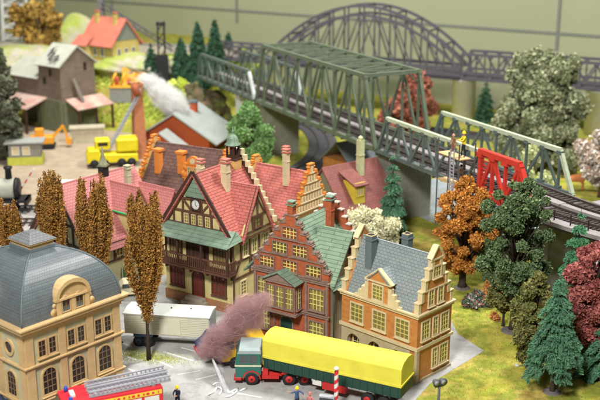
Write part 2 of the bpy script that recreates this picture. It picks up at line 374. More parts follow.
sand=mat('sandy_yard',(.35,.28,.2),.95,.15,.5,grime=.2); ballast=mat('pale_ballast',(.36,.34,.32),.95,.3,2.5,bs=12,bump=.6); riverm=mat('river_surface',(.36,.42,.45),.25,.15,.5,bump=.15,spec=.5)
wallm=mat('wall_paint',(.3,.315,.2),.85,.05,.05,bump=.03); seamm=mat('wall_seam',(.17,.18,.15),.7,.05)
brownm=mat('brown_muntin',(.2,.13,.07),.6)
MUNT.update({'ochre_stone':brownm,'cream_frame':muntin,'grey_brown_trim':muntin})
bark=mat('bark',(.09,.06,.04),.9,.3,5); barkd=mat('dark_bark',(.05,.035,.025),.9,.3,5); basem=mat('tree_base_grey',(.13,.12,.12),.9,.2,5)
steelgreen=mat('green_steel',(.105,.135,.09),.5,.15,1.5,grime=.25); steelgrey=mat('teal_grey_steel',(.1,.135,.12),.5,.15,1.5,grime=.25); purpsteel=mat('purple_grey_steel',(.085,.08,.098),.55,.1,1.5); redsteel=mat('red_lead_steel',(.55,.045,.03),.45,.12,2); palesteel=mat('pale_top_steel',(.42,.48,.34),.5,.1,2)
conc=mat('dark_concrete',(.25,.25,.2),.9,.2,.6,grime=.35); pierm=mat('pale_pier',(.78,.77,.75),.7,.08,1); deckm=mat('deck_plank',(.13,.12,.125),.85,.18,1.5,grime=.2); walkm=mat('grey_walkway',(.27,.245,.245),.85,.12,1.2); railm=mat('rusty_rail',(.08,.06,.055),.45,.2,3,metal=.4); sleeper=mat('sleeper',(.06,.05,.045),.9,.2,3)
black=mat('black_plastic',(.02,.02,.022),.45,.1); rubber=mat('tyre_rubber',(.022,.022,.024),.7,.1); white=mat('white_plastic',(.66,.66,.62),.45,.06)
# ================================================================ setting
N_=190
xs=np.linspace(-125,110,N_); ys=np.concatenate([np.linspace(22,140,90),np.linspace(141,185,110),np.linspace(187,300,40)])
X,Y=np.meshgrid(xs,ys); Z=np.array([[T(a,b) for a in xs] for b in ys])
rg=np.random.default_rng(3); 
Z=Z+np.where((Z>.02),.5*np.sin(X*.9+Y*.4)*np.cos(Y*.7-X*.3)*np.clip(Z*(8.02-Z)/16,0,1),0)
V=np.stack([X,Y,Z],-1).reshape(-1,3); ny,nx=X.shape
ii=np.arange(ny*nx).reshape(ny,nx); F=np.stack([ii[:-1,:-1],ii[:-1,1:],ii[1:,1:],ii[1:,:-1]],-1).reshape(-1,4)
ground=npmesh('ground',V,F,GR,smooth=True); tag(ground,kind='structure')
def sheet(name,pts,z,m,th=None):
    b=MB()(m); P=[(p[0],p[1]) for p in pts]
    if th: b.prism(P,z-th,z,'z')
    else: b.add([(x,y,z) for x,y in P],[tuple(range(len(P)))])
    o=b.build(name); return tag(o,kind='structure')
px=lambda l:[at(a,b) for a,b in l]
sheet('town_pavement',[(-75,30)]+[tuple(v)[:2] for v in px([(330,470),(412,404),(430,384),(484,351),(458,334)])]+[(12,92),(6,104),(-20,101),(-75,101)],.012,asphalt)
sheet('sandy_yard',[(-75,113),(-28,113),(-19,124),(-17,146),(-28,152),(-50,160),(-75,160)],.012,sand)
sheet('rail_yard_ballast',[(-75,101),(-23,101),(-26,113),(-75,113)],.016,ballast)
sheet('river',[tuple(v)[:2] for v in px([(395,205),(430,222),(500,232),(545,262),(680,285),(680,215),(520,195),(440,178),(395,185)])],.012,riverm)
# pavement beside the orange house
def quadmark(name,a,b,w,z=.024,m=whitepaint):
    a=Vector(a[:2]);b=Vector(b[:2]); n=(b-a).normalized(); n=Vector((-n.y,n.x))*w/2
    return [a-n,b-n,b+n,a+n]
mk=MB()(whitepaint)
for a,b,w in [((124,333),(112,326),.25),((123,343),(108,336),.3),((131,347),(118,341),.3),((163,352),(193,361),.22),((181,348),(201,353),.15),((158,361),(173,368),.2),((100,347),(118,355),.3),((114,352),(136,360),.25),((196,380),(216,375),.16),((178,375),(200,371),.12),((228,392),(262,398),.16),((128,369),(140,374),.2)]:
    q=quadmark('',at(*a),at(*b),w); mk.add([(p.x,p.y,.024) for p in q],[(0,1,2,3)])
mk.build('road_markings')['kind']='structure'
# moss strip at the poplar base and thin grass verge
gmoss=mat('verge_fibre',(.5,.52,.1),.9,.25,.3,island=[(.4,.46,.08),(.56,.56,.14)],bump=0,spec=.1)
gm=mat('verge_moss',(.34,.34,.06),.95,.3,2,bs=20,bump=.8)
rng=np.random.default_rng(11)
def tufts(name,pts_fn,n,size,m,label=None):
    P=pts_fn(n); d=rng.normal(size=(len(P),3))*np.array([.35,.35,.1])+np.array([0,0,1]); s=size*(.5+rng.random(len(P)))
    e=rng.normal(size=(len(P),3)); e[:,2]=0; e/=np.linalg.norm(e,axis=1)[:,None]; e*=(s*.16)[:,None]
    V=np.stack([P-e,P+e,P+d*s[:,None]],1).reshape(-1,3); o=npmesh(name,V,np.arange(3*len(P)).reshape(-1,3),m); return tag(o,label,None,None,'stuff')
gtuft=mat('grass_fibre',(.3,.3,.05),.9,.25,.3,island=[(.18,.23,.03),(.38,.33,.07),(.46,.37,.11),(.26,.16,.04),(.3,.31,.05)],bump=0,spec=.1)
def fr(n):
    a=rng.uniform(0,1,(n*3,2)); q=np.stack([4+a[:,0]*34,58+a[:,1]*62,np.zeros(n*3)],1)
    # keep right of the pavement line
    A=np.array(at(412,404))[:2];B=np.array(at(484,351))[:2];C=np.array(at(458,334))[:2]
    k=[]
    for p in q:
        x,y=p[0],p[1]
        if y<A[1]: lim=A[0]+ (A[1]-y)*-.3
        elif y<B[1]: lim=A[0]+(B[0]-A[0])*(y-A[1])/(B[1]-A[1])
        elif y<C[1]: lim=B[0]+(C[0]-B[0])*(y-B[1])/(C[1]-B[1])
        else: lim=13
        k.append(x>lim+.1)
    q=q[np.array(k)][:n]; return q
tufts('grass',fr,45000,.1,gtuft)
c0=at(145,357)
def f2(n): 
    q=np.stack([c0.x+rng.normal(size=n)*1.6,c0.y+rng.normal(size=n)*.5+0*c0.y,np.full(n,.012)],1); q[:,1]-= (q[:,0]-c0.x)*.25; return q
tufts('verge_grass',f2,4200,.1,gmoss)
def f3(n):
    q=np.stack([rng.uniform(-46,-10,n*2),rng.uniform(148,180,n*2),np.zeros(n*2)],1); q[:,2]=[T(a,b)+.0 for a,b,_ in q]; return q[q[:,2]>.3][:n]
yg=mat('bright_moss',(.4,.5,.07),.95,.2,.5,island=[(.36,.44,.06),(.5,.56,.12),(.42,.5,.08)],bump=0,spec=.05)
V,F=leaves(rng,f3(9000),np.full(9000,.25),30000,.45,squash=(1,1,.5)) if False else (None,None)
q=f3(20000); V,F=leaves(rng,q,np.full(len(q),.2),60000,.2,squash=(1,1,.6)); tag(npmesh('hillside_moss',V,F,yg),None,None,None,'stuff')
# backdrop wall
wa=Vector((-90,252,0)); wb=Vector((80,138.7,0)); wd=(wb-wa); WL=wd.length; wyaw=math.degrees(math.atan2(wd.y,wd.x))
w=thing('backdrop_wall','long olive painted wall behind the whole layout with dark seams','wall',wa,wyaw)
b=MB()(wallm); b.box(0,WL,0,.6,-1,48); b.build('wall',w)
def wz(pxx,pyy):  # height on the wall plane seen at a pixel
    o=Vector((0,0,CAMH)); d=(at(pxx,pyy,0)-o); n=Vector((wd.y,-wd.x,0)).normalized(); t=(wa-o).dot(n)/d.dot(n); v=o+d*t; return v,(v-wa).dot(wd.normalized())
z1=wz(450,27)[0].z
for zz,h in((z1,.45),): b=MB()(seamm); b.box(0,WL,-.12,0,zz,zz+h); b.build('seam',w)
for p_ in((558,30),(237,3),(112,5),(45,8),(-40,8)):
    u=wz(*p_)[1]; b=MB()(seamm); b.box(u-.25,u+.25,-.2,-.0,(z1-5.5 if p_[0]>500 else z1-2.0),z1); b.box(u-.25,u+.25,-.2,0,z1+.45,48); b.build('post',w)
# ================================================================ HOUSE E: orange with slate roof
K=Vector((8.53,66.94,0)); h=thing('orange_house','orange red house with cream trim and grey slate roof beside the yellow semi-trailer','house',K,46.2)
Rn,Ln,ev=4.2,7.33,5.35; rz=9.55
b=MB()(orangew); b.box(0,Rn,.0,Ln,2.75,ev); b.box(.05,Rn,.0,.6,0,2.75); b.box(.6,Rn,.6,Ln,0,2.75); b.build('wall',h)
# ground floor arcade wall in tan, with arches showing red brick behind
b=MB(mp=FL)(tanw); b.box(.62,1.0,-.6,0,0,2.75); u=1.0
aw=1.25
for k in range(3):
    c=1.9+k*2.1; b.prism([(c-1.05 if k else 1.0,0),(c-aw/2,0),(c-aw/2,1.5)]+[(c-aw/2*math.cos(math.pi*i/10),1.5+aw/2*math.sin(math.pi*i/10)) for i in range(1,10)]+[(c+aw/2,1.5),(c+aw/2,0),(c+1.05 if k<2 else Ln,0),(c+1.05 if k<2 else Ln,2.75),(c-1.05 if k else 1.0,2.75)],-.4,0.0)
b.build('arcade_wall',h)
for k in range(3):
    c=1.9+k*2.1; win(h,lambda u,w,z:(-w+.55,u,z),c,.5,.8,1.2,2,3,creamfr,darkpane,dep=.06,name='shop_window')
b=MB()(tanw); b.box(-.1,Rn+.1,-.1,.0,0,.22); b.box(-.1,0,0,Ln+.1,0,.22); b.box(-.12,.2,-.12,.12,.22,2.6) ; b.build('plinth',h)
b=MB()(creamfr); bandbox(b,Ln,Rn,2.62,2.86,.14); bandbox(b,Ln,Rn,ev-.2,ev+.02,.12); bandbox(b,Ln,Rn,ev+.02,ev+.14,.24); b.build('cornice',h)
b=MB()(slate); gable(b,0.1,Rn-.1,.3,Ln-.3,ev+.22,rz,'y',.07,.1); b.build('roof',h)
b=MB()(orangew); b.prism([(0,ev+.14),(Rn,ev+.14),(Rn/2,rz-.1)],.32,.5,'w'); b.prism([(0,ev+.14),(Rn,ev+.14),(Rn/2,rz-.1)],Ln-.5,Ln-.32,'w'); b.build('gable_wall',h)
def stepE(mp,u0,u1,zb,zt,n,name='stepped_gable'):
    um=(u0+u1)/2
    b=MB(mp=mp)(orangew); hw=(u1-u0)/2; dh=(zt-zb-.9)/n; ws=[hw-(hw-.62)*i/(n-1) for i in range(n)]
    for i in range(n): b.box(um-ws[i]+.3,um+ws[i]-.3,-.3,.0,zb+dh*i,zb+dh*(i+1))
    b.prism([(um-.62,zt-.9),(um+.62,zt-.9),(um,zt-.1)],-.3,0)
    b(creamfr)
    for i in range(n):
        for s in(-1,1):
            a=um+s*(ws[i]-.3); c=um+s*ws[i]; nx_=um+s*((ws[i+1]) if i+1<n else .62)
            b.box(min(a,c),max(a,c),-.36,.05,zb+dh*i,zb+dh*(i+1)); b.box(min(nx_,c+s*.06),max(nx_,c+s*.06),-.4,.1,zb+dh*(i+1),zb+dh*(i+1)+.08)
    b.beam((um-.75,-.14,zt-.92),(um,-.14,zt),.5,.12); b.beam((um+.75,-.14,zt-.92),(um,-.14,zt),.5,.12)
    b.box(um-ws[1],um+ws[1],0,.08,zb+dh*2-.05,zb+dh*2+.05); b.box(um-.8,um+.8,0,.09,zt-1.05,zt-.93)
    return b.build(name,h)
stepE(FR,0,Rn,ev+.14,rz+.75,5)
stepE(lambda u,w,z:(u,Ln+w,z),0,Rn,ev+.14,rz+.75,5)
for c,w_,nx_ in((.95,.85,3),(2.15,.5,2),(3.3,.85,3)): win(h,FR,c,3.35,w_,1.35,nx_,4,creamfr,yellowpane)
for c,w_,nx_ in((2.2,.5,2),(3.3,.9,3)): win(h,FR,c,.75,w_,1.4,nx_,4,creamfr,yellowpane)
for c in(1.5,2.65): win(h,FR,c,5.85,.55,1.15,2,3,creamfr,yellowpane)
win(h,FR,2.1,7.95,.85,.75,3,2,creamfr,yellowpane)
for c in(1.35,3.55,5.75): win(h,FL,c,3.3,1.15,1.4,3,4,creamfr,yellowpane)
# stepped dormer on the street side
d=MB(mp=FL)(orangew); dc=3.75
d.box(dc-.95,dc+.95,-1.3,.0,ev+.14,7.0); d.prism([(dc-1.1,7.05),(dc+1.1,7.05),(dc,7.95)],-.25,0); d(creamfr)
for s in(-1,1):
    for i in range(4): a=dc+s*(.95+i*.33); c=a+s*.33; d.box(min(a,c),max(a,c),-.3,.04,ev+.14,6.75-i*.38); 
d.box(dc-1.25,dc+1.25,-.3,.12,6.98,7.08); d.beam((dc-1.3,-.12,7.03),(dc,-.12,8.05),.35,.12); d.beam((dc+1.3,-.12,7.03),(dc,-.12,8.05),.35,.12)
do=d.build('dormer',h); win(do,FL,dc,5.65,.9,1.1,3,4,creamfr,yellowpane)
b=MB()(slate); slab(b,(-.1,dc-1.15,7.0),(1.7,dc-1.15,7.0),(2.0,dc,8.0),(-.1,dc,8.0),.08); slab(b,(-.1,dc+1.15,7.0),(1.7,dc+1.15,7.0),(2.0,dc,8.0),(-.1,dc,8.0),.08); b.build('dormer_roof',do)
slatech=mat('slate_chimney',(.12,.15,.16),.6,.1,3)
for (x_,y_,z0,z1) in((1.3,5.6,7.2,9.95),(2.9,3.4,7.6,10.2)):
    b=MB()(slatech); b.cbox(x_,y_,z0,.62,.62,z1-z0); b.cbox(x_,y_,z1-.35,.74,.74,.1); b(tanw).cbox(x_,y_,z1,.6,.6,.06); b(black); b.cbox(x_,y_,z1+.06,.4,.4,.02); b.build('chimney',h)
# ================================================================ HOUSE A: station-like building, mansard
K=Vector((-18.4,61.2,0)); h=thing('town_hall','ochre stone building with arched windows and domed grey slate mansard roof','building',K,49)
Rn,Ln,ev=8.0,8.4,6.7
b=MB()(palegr); b.box(0,Rn,0,Ln,0,ev); b.build('wall',h)
b=MB()(ochre)
for z0,z1,o in((0,.55,.2),(1.0,1.2,.14),(1.2,1.28,.24),(3.85,4.0,.14),(4.0,4.1,.26),(6.25,6.5,.16),(6.5,6.7,.3),(6.7,6.95,.5),(6.95,7.05,.62)): bandbox(b,Ln,Rn,z0,z1,o)
b.build('cornice',h)
for mp,ln,nm in((FR,Rn,3),(FL,Ln,3)):
    b=MB(mp=mp)(ochre); 
    cs=[1.75,4.15,6.5] if mp is FR else [1.8,4.2,6.6]
    ps=[(0.0,.62),(2.7,.55),(5.05,.55),(ln-.62,.62)]
    for i,(u0,wd_) in enumerate(ps):
        b=MB(mp=mp)(ochre)
        for z0,z1 in((.55,1.0),(1.28,3.85),(4.1,6.25)): b.box(u0,u0+wd_,0,.13,z0,z1)
        b.build('pilaster',h)
    for i,c in enumerate(cs):
        if mp is FR or i!=0:
            win(h,mp,c,1.6,1.1,1.35,3,4,ochre,darkpane,arch=True,fw=.14,dep=.1)
        else: win(h,mp,c,1.5,1.0,1.3,3,4,ochre,darkpane,arch=True,fw=.14)
        if mp is FR:
            for s in(-.42,.42): win(h,mp,c+s,4.5,.55,1.15,2,3,ochre,darkpane,fw=.1)
        else:
            b=MB(mp=mp)(ochre); 
            for k in range(20):
                a0=k*math.pi/10;a1=(k+1)*math.pi/10; b.prism([(c+.42*math.cos(a0),5.1+.42*math.sin(a0)),(c+.62*math.cos(a0),5.1+.62*math.sin(a0)),(c+.62*math.cos(a1),5.1+.62*math.sin(a1)),(c+.42*math.cos(a1),5.1+.42*math.sin(a1))],-.03,.12)
            o=b.build('round_window',h); b=MB(mp=mp)(darkpane); b.prism([(c+.42*math.cos(k*math.pi/10),5.1+.42*math.sin(k*math.pi/10)) for k in range(20)],-.03,.02); b.build('pane',o)
# mansard: curved profile
b=MB()(mans); ev2=7.05; prof=[]
for i in range(13):
    t=i/12; a=t*math.pi/2*.93; prof.append((3.72*(1-math.cos(a))*.98+ -.15,ev2+3.75*math.sin(a)))
for i in range(12):
    i0,z0=prof[i];i1,z1=prof[i+1]
    q0=[(i0,i0),(Rn-i0,i0),(Rn-i0,Ln-i0),(i0,Ln-i0)];q1=[(i1,i1),(Rn-i1,i1),(Rn-i1,Ln-i1),(i1,Ln-i1)]
    vs=[(*p,z0) for p in q0]+[(*p,z1) for p in q1]; b.add(vs,[(k,(k+1)%4,4+(k+1)%4,4+k) for k in range(4)])
i1,z1=prof[-1]; b.add([(i1,i1,z1),(Rn-i1,i1,z1),(Rn-i1,Ln-i1,z1),(i1,Ln-i1,z1)],[(0,1,2,3)])
b.build('mansard_roof',h)
for q in((0,0,1,1),(Rn,0,-1,1),(Rn,Ln,-1,-1),(0,Ln,1,-1)):
    b=MB()(slatech); b.tube([(q[0]+q[2]*i0,q[1]+q[3]*i0,z0+.02) for i0,z0 in prof],.06,6); b.build('hip_ridge',h)
b=MB()(slatech); c0_=i1-.15; c1_=Rn-i1+.15; d1_=Ln-i1+.15; b.box(c0_,c1_,c0_,d1_,z1,z1+.2); b(ochre); b.box(c0_+.12,c1_-.12,c0_+.12,d1_-.12,z1+.2,z1+.5); b.box(c0_-.05,c1_+.05,c0_-.05,d1_+.05,z1+.5,z1+.62)
b(mat('cap_slate',(.17,.18,.185),.5,.1,2,'tile',(.3,.25),(.15,.16,.165),.3)); A_=[(c0_-.1,c0_-.1,z1+.62),(c1_+.1,c0_-.1,z1+.62),(c1_+.1,d1_+.1,z1+.62),(c0_-.1,d1_+.1,z1+.62)]; cx_,cy_=(c0_+c1_)/2,(c0_+d1_)/2; B_=[(cx_-.35,cy_-.35,z1+1.12),(cx_+.35,cy_-.35,z1+1.12),(cx_+.35,cy_+.35,z1+1.12),(cx_-.35,cy_+.35,z1+1.12)]
b.add(A_+B_,[(0,1,5,4),(1,2,6,5),(2,3,7,6),(3,0,4,7),(4,5,6,7),(3,2,1,0)]); b.build('roof_cap',h)
for mp,dc in((FR,4.0),(FL,4.3)):
    b=MB(mp=mp)(ochre); pw=1.25; b.prism([(dc-pw,7.05),(dc+pw,7.05)]+[(a_,8.2+(b_-8.2)*.8) for a_,b_ in arcpts(dc,8.2,pw,14)],-1.9,.1)
    b.build('dormer',h); do=h.children[-1] if False else None
    dd=[o for o in h.children if o.name.startswith('dormer')][-1]
    b=MB(mp=mp)(ochre)
    for i in range(14):
        a0=math.pi*i/14;a1=math.pi*(i+1)/14; ri,ro=pw-.05,pw+.2
        b.prism([(dc+ri*math.cos(a0),8.2+ri*math.sin(a0)*.8),(dc+ro*math.cos(a0),8.2+ro*.86*math.sin(a0)),(dc+ro*math.cos(a1),8.2+ro*.86*math.sin(a1)),(dc+ri*math.cos(a1),8.2+ri*math.sin(a1)*.8)],-.6,.32)
    b.box(dc-pw-.25,dc+pw+.25,-.2,.3,8.08,8.22); b.box(dc-pw-.1,dc-pw+.25,.1,.24,7.05,8.2); b.box(dc+pw-.25,dc+pw+.1,.1,.24,7.05,8.2); b.box(dc-.14,dc+.14,.1,.22,7.05,8.2)
    for s in(-1,1):
        b.tube([(dc+s*(pw+.32),-.2,7.35),(dc+s*(pw+.32),.15,7.35)],.28,12); b.tube([(dc+s*(pw+.22),-.2,7.8),(dc+s*(pw+.22),.15,7.8)],.17,10)
    b.build('arched_hood',dd)
    for s in(-.56,.56): win(dd,lambda u,w,z,mp=mp:mp(u,w+.1,z),dc+s,7.2,.62,.75,2,3,ochre,darkpane,arch=True,fw=.08,sill=False)
# ================================================================ HOUSE C: clock house half timbered
K=Vector((-5.75,80,0)); h=thing('clock_house','half timbered house with clock gable, wooden balcony and pink tiled roof with bell turret','house',K,57)
Rn,Ln=6.0,7.4
b=MB()(plaster); b.box(0,Rn,0,Ln,.9,6.9); b.prism([(0,6.9),(Ln,6.9),(Ln/2,12.0)],.05,.25,'x'); b.prism([(0,6.9),(Ln,6.9),(Ln/2,12.0)],Rn-.25,Rn-.05,'x'); b.build('wall',h)
b=MB()(plinthm); b.box(-.12,Rn+.1,-.12,Ln+.1,0,.9); b.build('plinth',h)
def beams(par,mp,L,m=timber,w=.17,d=.08,name='timber_frame',w0=-.02):
    b=MB(mp=mp)(m)
    for i,(u0,z0,u1,z1) in enumerate(L):
        dx,dz=u1-u0,z1-z0; l=math.hypot(dx,dz); nx_,nz_=-dz/l*w/2,dx/l*w/2; dd=d+.004*(i%3)
        b.prism([(u0+nx_,z0+nz_),(u1+nx_,z1+nz_),(u1-nx_,z1-nz_),(u0-nx_,z0-nz_)],w0,dd)
    return b.build(name,par)
# ground floor front
door(h,FL,3.75,.9,1.15,1.75,timber,reddoor,arch=True)
b=MB(mp=FL)(mat('pale_step',(.45,.4,.33),.8,.1,3)); b.box(2.7,5.0,.12,1.0,0,.55); b.box(2.9,4.8,.12,.65,.55,.85); b.build('door_step',h)
for c in(1.45,6.1):
    win(h,FL,c,1.5,1.4,1.6,4,3,timber2,reddoor,fw=.12,dep=.12,mw=.08)
win(h,FR,1.5,1.4,.7,1.2,2,4,creamfr,yellowpane); win(h,FR,3.6,1.4,.7,1.2,2,4,creamfr,yellowpane)
beams(h,FR,[(0.1,.9,.1,6.8),(.1,3.1,5.9,3.1),(.1,4.6,5.9,4.6),(.1,6.5,5.9,6.5),(2.5,3.1,2.5,6.5),(3.9,3.1,3.9,6.5),(5.8,3.1,5.8,6.5),(.2,3.2,1,4.5),(2.6,4.5,3.4,3.2),(4.1,3.2,4.9,4.5),(1.2,4.6,1.2,6.5)],timber2)
for c in(1.85,3.2,4.9): win(h,FR,c,4.85,.6,1.2,2,3,creamfr,yellowpane,fw=.08)
# upper floor front behind the balcony
beams(h,FL,[(0.1,3.1,.1,6.9),(7.3,3.1,7.3,6.9),(.1,6.2,7.3,6.2),(2.6,3.2,2.6,6.8),(4.9,3.2,4.9,6.8)],timber)
b=MB(mp=FL)(timber); b.box(2.7,4.8,0,.05,3.95,6.3); b.build('panelling',h)
for c in(1.3,6.15): win(h,FL,c,4.6,1.25,1.4,4,3,timber2,yellowpane,fw=.1)
win(h,FL,3.75,4.5,1.2,1.5,3,3,timber2,darkpane,fw=.1)
# balcony
b=MB(mp=FL)(timber2); b.box(-.45,Ln+.15,0,1.25,3.75,3.93)
for u in np.arange(.2,7.4,.9): b.prism([(u-.06,3.75),(u+.06,3.75),(u+.06,3.45),(u-.06,3.45)],.1,1.1)
b.build('balcony_floor',h)
b=MB(mp=FL)(timber2); y1=1.2
b.box(-.45,Ln+.15,y1-.05,y1+.05,4.9,5.02); b.box(-.45,Ln+.15,y1-.04,y1+.04,4.0,4.08)
for u in np.arange(-.42,Ln+.15,.21): b.box(u-.04,u+.04,y1-.03,y1+.03,4.08,4.9)
for u in(-.4,Ln+.1):
    b.box(u-.05,u+.05,0,y1-.05,4.9,5.02); b.box(u-.04,u+.04,0,y1-.05,4.0,4.08)
    for k in np.arange(.15,y1-.1,.21): b.box(u-.03,u+.03,k-.04,k+.04,4.08,4.9)
b.box(-.45,Ln+.15,y1+.05,y1+.09,3.5,3.95) if False else None
b.build('balcony_railing',h)
b=MB(mp=FL)(timber)
for u in(-.38,2.4,5.0,Ln+.05): b.box(u-.08,u+.08,y1-.09,y1+.07,3.93,6.45)
b.box(-.45,Ln+.15,y1-.1,y1+.1,6.3,6.5); b.build('balcony_post',h)
# green skirt roof
b=MB()(verdigris); slab(b,(-1.6,-.65,6.5),(-1.6,Ln+.45,6.5),(.12,Ln+.3,7.5),(.12,-.3,7.5),.1)
slab(b,(-1.6,-.65,6.5),(.12,-.3,7.5),(.55,-.1,7.45),(.5,-.75,6.7),.1); b.build('skirt_roof',h)
# gable timber + clock
ap=12.15; G0=7.15
L_=[(.3,G0+.2,7.1,G0+.2),(1.05,8.55,6.35,8.55),(1.9,9.7,5.5,9.7),(.35,7.3,3.7,ap-.1),(7.05,7.3,3.7,ap-.1)]+[(u,G0+.2,u,8.55) for u in(1.15,2.1,2.95,3.7,4.45,5.3,6.25)]+[(2.2,8.55,2.2,9.7),(3.15,8.55,3.15,9.9),(4.25,8.55,4.25,9.9),(5.2,8.55,5.2,9.7),(2.25,9.6,3.1,8.7),(5.15,9.6,4.3,8.7)]
beams(h,FL,L_,timber2,.16,.1)
for c in(2.53,3.33,4.07,4.87): win(h,FL,c,7.5,.38,.8,2,3,creamfr,yellowpane,fw=.05,mw=.04,sill=False,dep=.06)
b=MB(mp=FL)(timber); b.box(3.15,4.25,0,.14,8.75,9.85); b(white); b.prism([(3.7+.4*math.cos(k*math.pi/10),9.3+.4*math.sin(k*math.pi/10)) for k in range(20)],.14,.19); b(black)
b.beam((3.7,.2,9.3),(3.7,.2,9.58),.05,.02); b.beam((3.7,.2,9.3),(3.52,.2,9.2),.06,.02)
for k in range(12): a=k*math.pi/6; b.beam((3.7+.3*math.cos(a),.2,9.3+.3*math.sin(a)),(3.7+.36*math.cos(a),.2,9.3+.36*math.sin(a)),.04,.015)
b.build('clock',h)
b=MB(mp=FL)(verdigris); b.prism([(2.55,9.95),(4.85,9.95),(3.7,11.75)],0,.22); b.build('gable_hood',h)
b=MB()(timber); 
for s in(-1,1): b.beam((-.45,3.7,ap+.15),(-.45,3.7+s*4.0,6.85),.1,.3)
b.build('bargeboard',h)
b=MB()(pinkroof); gable(b,-.5,Rn+.1,0,Ln,6.95,ap,'x',.3,.13); b.build('roof',h)
# cross wing gable on the right face
zc=10.9
b=MB()(plaster); b.prism([(1.1,6.9),(5.3,6.9),(3.2,zc-.1)],-.35,-.15,'w'); b.box(1.1,5.3,-.35,0,6.4,6.9); b.build('cross_gable_wall',h)
b=MB()(pinkroof); slab(b,(.75,-.6,6.2),(.75,2.2,6.2),(3.2,3.4,zc),(3.2,-.6,zc),.12); slab(b,(5.65,-.6,6.2),(5.65,2.2,6.2),(3.2,3.4,zc),(3.2,-.6,zc),.12); b.build('cross_roof',h)
fx=lambda u,w,z:(u,-w-.35,z)
beams(h,fx,[(1.2,6.55,5.2,6.55),(1.2,6.95,5.2,6.95),(1.9,8.2,4.5,8.2),(1.2,6.9,3.2,zc-.15),(5.2,6.9,3.2,zc-.15),(3.2,8.2,3.2,10.6),(2.5,7,2.5,8.2),(3.9,7,3.9,8.2),(2.2,8.3,3.1,9.6),(4.2,8.3,3.3,9.6)],timber2)
win(h,fx,3.2,7.2,.8,.8,2,2,timber2,yellowpane,fw=.06)
# rear gable with yellow steps
b=MB()(timber); b.prism([(-.2,6.9),(Ln+.2,6.9),(Ln/2,13.2)],Rn+.1,Rn+.35,'x'); b(cream)
for s in(-1,1):
    for k in range(12):
        t=k/12; y_=Ln/2+s*(Ln/2+.1)*(1-t); z_=6.9+6.2*t; b.box(Rn+.02,Rn+.42,y_-.16,y_+.155,z_-.1,z_+.42)
b.build('rear_gable',h)
chimney(h,2.6,2.5,9.5,12.6,.6,cream,mat('pink_cap',(.5,.16,.13),.5))
chimney(h,.9,3.9,11,12.75,.5,cream,MATS['pink_cap'])
# turret
tx,ty=5.3,3.7
b=MB()(goldst); b.cbox(tx,ty,11.2,1.1,1.1,1.0); tr=b.build('turret',h)
b=MB()(timber); b.cbox(tx,ty,12.2,1.2,1.2,.1)
for i in(-1,1):
    for j in(-1,1): b.cbox(tx+i*.37,ty+j*.37,12.3,.14,.14,1.15)
b.cbox(tx,ty,12.3,.42,.42,1.1)
for i in(-1,0,1): b.cbox(tx+i*.37,ty,12.3,.07,.8,.3); b.cbox(tx,ty+i*.37,12.3,.8,.07,.3)
b.cbox(tx,ty,13.42,1.15,1.15,.09); b.build('lantern',tr)
b=MB()(verdigris); b.lathe([(r*.88,(z-14.95)*.88+13.5) for r,z in[(.85,14.95),(.82,15.05),(.62,15.2),(.6,15.45),(.5,15.75),(.28,15.98),(.12,16.08),(.1,16.25),(.14,16.3),(.05,16.42),(.03,16.8)]],tx,ty,12); b.build('dome',tr)
# ================================================================ HOUSE D: green roof, red brick stepped gable
K=Vector((2.22,72.44,0)); h=thing('gabled_brick_house','red brick house with scrolled stepped gable, oriel and green tiled roof','house',K,57)
Rn,Ln,ev=6.0,7.1,5.6; zr=9.9
b=MB()(brickred); b.box(0,.35,0,Ln,0,ev); b.build('front_wall',h)
b=MB()(tanw); b.box(.35,Rn,.0,Ln,0,ev); b.prism([(.3,ev),(5.7,ev),(3.0,9.2)],0,.2,'w'); b.build('side_wall',h)
stepgable(h,FL,0,Ln,ev+.2,10.7,7,brickred,greyst,th=.35,w0=-.33,curl=True,apexw=.9)
b=MB(mp=FL)(greyst)
for z in(2.75,ev-.05): b.box(-.1,Ln+.1,0,.16,z,z+.2); b.box(-.15,Ln+.15,0,.24,z+.2,z+.27)
dh=(10.7-ev-.2)/7
for i in (0,2,4):
    hw=Ln/2-(Ln/2-.45)*i/6
    b.box(Ln/2-hw,Ln/2+hw,.02,.14,ev+.2+dh*i+.05,ev+.2+dh*i+.16)
for u in(.12,2.05,5.1,6.95): b.box(u-.1,u+.1,0,.1,.3,2.75); b.box(u-.1,u+.1,0,.1,3.05,5.5)
b.build('stone_band',h)
chimney(h,.2,Ln/2,10.6,11.5,.5,brickred,verdigris)
for z,cs in((ev+.5,(1.35,3.55,5.75)),(ev+.2+2*dh+.3,(2.6,4.5)),(ev+.2+4*dh+.25,(3.55,))):
    for c in cs: win(h,FL,c,z,1.3,.85,4,3,greyst,yellowpane,fw=.08,mw=.06,dep=.12)
for c,w_ in((1.05,1.3),(6.1,1.1)):
    win(h,FL,c,3.35,w_,1.7,4,4,greyst,yellowpane,fw=.1,mw=.06,dep=.12)
    win(h,FL,c,.7,w_,1.6,4,4,greyst,yellowpane,fw=.1,mw=.06,dep=.12)
door(h,FL,3.9,.1,1.1,1.55,greyst,darkgreen,arch=True)
